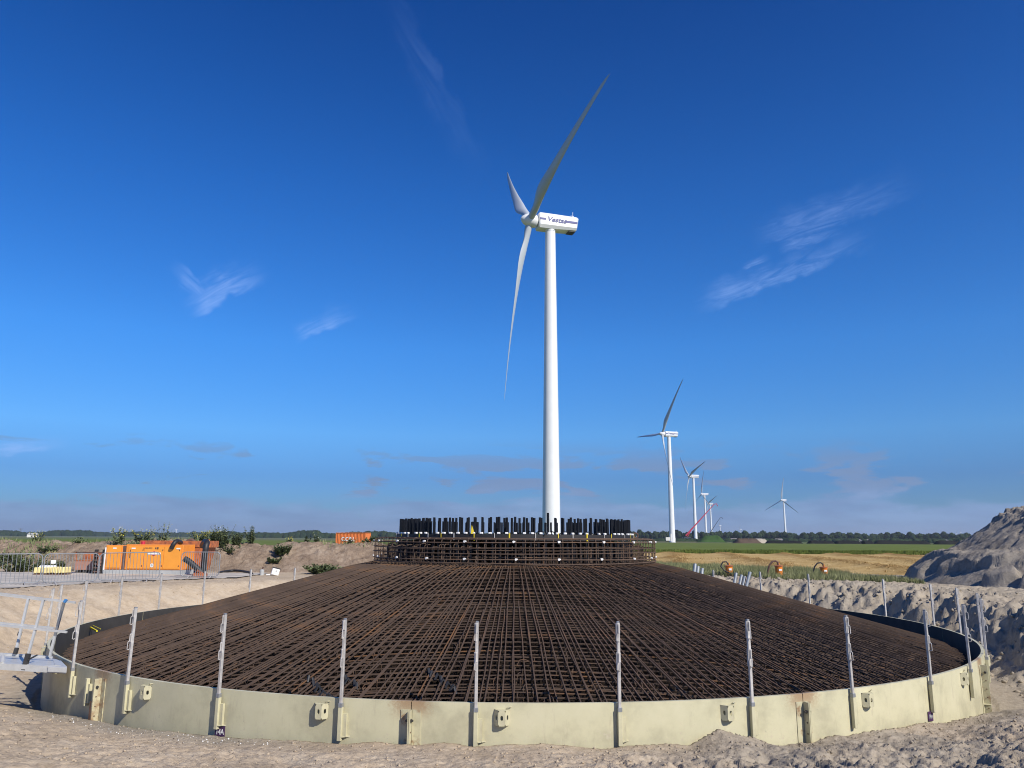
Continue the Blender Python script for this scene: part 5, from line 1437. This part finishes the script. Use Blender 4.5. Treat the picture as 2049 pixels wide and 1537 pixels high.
x = rg.uniform(-7, 8, 2600); y = rg.uniform(7.4, 12, 2600); k = (rc(x, y) > 10.7) & (rc(x, y) < 13.2) & (rg.random(2600) < .3 + .7 * sstep(x, -1, 4)); x, y = x[k], y[k]
tag(blades('dry_stalks', x, y, ground_h(x, y) + .004, .02 + .06 * rg.random(len(x)) ** 2, .002 + .002 * rg.random(len(x)), M['heap'], 1, 14, flat=True), 'bits of dry stalk and root strewn over the near sand', 'debris', kind='stuff')
x = rg.uniform(-8, 8, 1800); y = rg.uniform(7.4, 14, 1800); k = (rc(x, y) > 10.66) & (rc(x, y) < 13.5); x, y = x[k], y[k]; sz = .003 + .010 * rg.random(len(x)) ** 4
o = scatter_lumps('dark_crumbs', np.stack([x, y, ground_h(x, y) + sz * .2], -1), sz, M['heap'], 8); tag(o, 'dark damp soil crumbs on the near sand', 'soil crumbs', kind='stuff')
th = np.radians(rg.uniform(-133, -104, 110)); rr = 10.62 + (.05 + .5 * rg.random(110)); x = CX + rr * np.cos(th); y = CY + rr * np.sin(th); sz = .004 + .009 * rg.random(110) ** 2
o = scatter_lumps('white_pebbles', np.stack([x, y, ground_h(x, y) + sz * .4], -1), sz, M['white'], 9); tag(o, 'small white shell bits in the sand along the left foot of the ring', 'pebbles', kind='stuff')

# ------------------------------------------------------------------ individual weeds
def weed(px, py_base, Y, h, w, kind, label, dens=1.0):
    b = atY(px, py_base, Y); zb = max(bermz(b.x, b.y) if 38.5 < b.y < 50 and b.x < 3 else 0, gz(b.x, b.y)) - .04
    if Y < 38.5: zb = gz(b.x, b.y)
    t = empty('weed', (b.x, b.y, zb)); tag(t, label, 'weed', 'tall weeds on and below the berm')
    rg = random.Random(int(px * 7 + py_base)); st = MB(); lf = MB(); fl = MB()
    ns = max(4, int(9 * dens * w / .5))
    for s in range(ns):
        a = rg.uniform(0, 6.28); rr = rg.uniform(0, w * .5); x0, y0 = rr * math.cos(a) * .5, rr * math.sin(a) * .5
        hs = h * rg.uniform(.55, 1.0); x1, y1 = x0 + math.cos(a) * rr * .9, y0 + math.sin(a) * rr * .9
        pts = [(x0, y0, 0), ((x0 + x1) / 2, (y0 + y1) / 2, hs * .55), (x1, y1, hs)]
        st.tube(pts, [.010, .007, .004], 3, False)
        nl = int((26 if kind != 'tall' else 16) * dens)
        for q in range(nl):
            f = rg.uniform(.05, 1.0) if kind != 'tall' else rg.uniform(.0, 1) ** 1.6
            c = Vector((x0 + (x1 - x0) * f, y0 + (y1 - y0) * f, hs * f)); th = rg.uniform(0, 6.28)
            L = rg.uniform(.05, .12) * (1.25 - .6 * f); d = Vector((math.cos(th), math.sin(th), rg.uniform(-.2, .8))) * L * 1.3; sd = Vector((-math.sin(th), math.cos(th), rg.uniform(-.4, .4))) * L * .45
            lf.add([c, c + d * .5 + sd, c + d, c + d * .5 - sd], [(0, 1, 2, 3)])
        if kind in ('yellow', 'tall', 'white'):
            for q in range(rg.randint(1, 4) if kind == 'yellow' else rg.randint(0, 2)):
                c = Vector((x1 + rg.uniform(-.09, .09), y1 + rg.uniform(-.09, .09), hs * rg.uniform(.82, 1.04))); r_ = rg.uniform(.012, .024)
                fl.tube([c, c + Vector((0, 0, r_))], [r_, r_ * .6], 5)
    st.build('stem', M['stem'], t); lf.build('leaves', M['leaf'], t)
    if fl.v: fl.build('flowers', M['flower'] if kind != 'white' else M['wflower'], t)
WE = [(25, 1092, 42.5, .55, 2.2, 'bush', 'low dark bush on the berm slope at the far left', 1.3), (95, 1092, 43, .45, 1.2, 'bush', 'small green bush on the berm above the yellow blocks', 1.2),
      (40, 1147, 38.6, 1.25, 2.2, 'bush', 'large dark green bush behind the leftmost barrier', 1.9), (75, 1082, 45.5, .9, .9, 'yellow', 'yellow flowering weed before the far pale farmhouse', 1.0),
      (88, 1112, 40.6, .45, .9, 'yellow', 'clump of bright yellow flowers low on the berm slope', .9), (100, 1132, 38.6, .85, 1.2, 'bush', 'grey green bush behind the barrier with the white sign', 1.5), (128, 1112, 40.4, .65, .5, 'bush', 'small dark shrub on the bare slope left of the pump unit', 1.3),
      (238, 1094, 43.0, 1.25, 1.1, 'yellow', 'yellow flowering weed above the left end of the pump unit', 1.0), (268, 1096, 42.0, .70, 2.0, 'bush', 'wide green bush behind the pump unit roof', 1.5), (284, 1090, 43.5, .9, 1.1, 'yellow', 'yellow weed right of the wide bush', 1.0),
      (304, 1094, 43.0, 1.55, .5, 'tall', 'left one of two very tall thin weeds above the pump unit', .9), (325, 1094, 43.0, 1.65, .8, 'tall', 'right one of two very tall thin weeds above the pump unit', 1.2), (160, 1088, 44, .5, .8, 'bush', 'small weed alone on the bare berm crest', 1.0),
      (398, 1094, 43.6, .95, 1.0, 'yellow', 'yellow flowering weed behind the trough rim', 1.3), (425, 1096, 43.0, 1.0, 1.2, 'yellow', 'dense yellow flowering weed at the right end of the trough', 1.5), (444, 1108, 42.0, 1.55, 1.2, 'white', 'tallest bushy weed right of the orange trough', 1.8),
      (472, 1100, 42.6, .95, .9, 'bush', 'dark upright weed between two taller ones', 1.6), (503, 1094, 43.0, 1.25, .8, 'white', 'upright weed with pale tips on the berm crest', 1.5), (455, 1112, 41.5, .6, 1.3, 'bush', 'low grey weed on the slope below the tallest bush', 1.0),
      (577, 1090, 44.0, .70, .6, 'yellow', 'yellow weed alone on the middle of the berm', 1.0), (562, 1112, 41.2, .75, 1.0, 'bush', 'dark green weed patch high on the bare slope', 2.2), (548, 1120, 40.6, .40, .9, 'bush', 'small dark patch lowest on the bare slope', 1.6),
      (612, 1090, 44.2, .70, .6, 'bush', 'small weed left of the white flowering stalk', 1.0), (634, 1090, 44.2, .95, .5, 'white', 'single stalk with white flowers left of the orange container', 1.1), (698, 1096, 44.0, .55, 1.0, 'bush', 'low yellowish weed before the left of the container', 1.0),
      (733, 1096, 44.0, .62, .6, 'bush', 'left dark weed before the container letters', 1.5), (747, 1096, 44.0, .55, .6, 'bush', 'right dark weed before the container letters', 1.5),
      (640, 1146, 38.0, .62, 1.9, 'bush', 'wide bright green weed patch at the foot of the berm beside the mound', 2.0), (668, 1140, 38.4, .45, 1.5, 'bush', 'lower green weeds where berm and mound meet', 1.4)]
WE_ALL = WE
for (px, pb_, Y, h_, w_, kd, lab, dn) in WE: weed(px, pb_, Y, h_ * .78, w_ * .85, kd, lab, dn)

# ------------------------------------------------------------------ haze
hm = bpy.data.materials.new('haze'); hm.use_nodes = True
HN = NT(hm.node_tree); HN.n.clear()
pv = HN.new('ShaderNodeVolumePrincipled'); pv.inputs['Density'].default_value = 0.00012; pv.inputs['Color'].default_value = (0.80, 0.88, 1.0, 1); pv.inputs['Anisotropy'].default_value = 0.2
ho = HN.new('ShaderNodeOutputMaterial'); HN.l.new(pv.outputs[0], ho.inputs['Volume'])
m = MB(); m.box((0, 0, 64), (20000, 20000, 134)); hz_o = m.build('haze', hm); tag(hz_o, 'thin blue haze over the far fields', 'haze', kind='stuff')
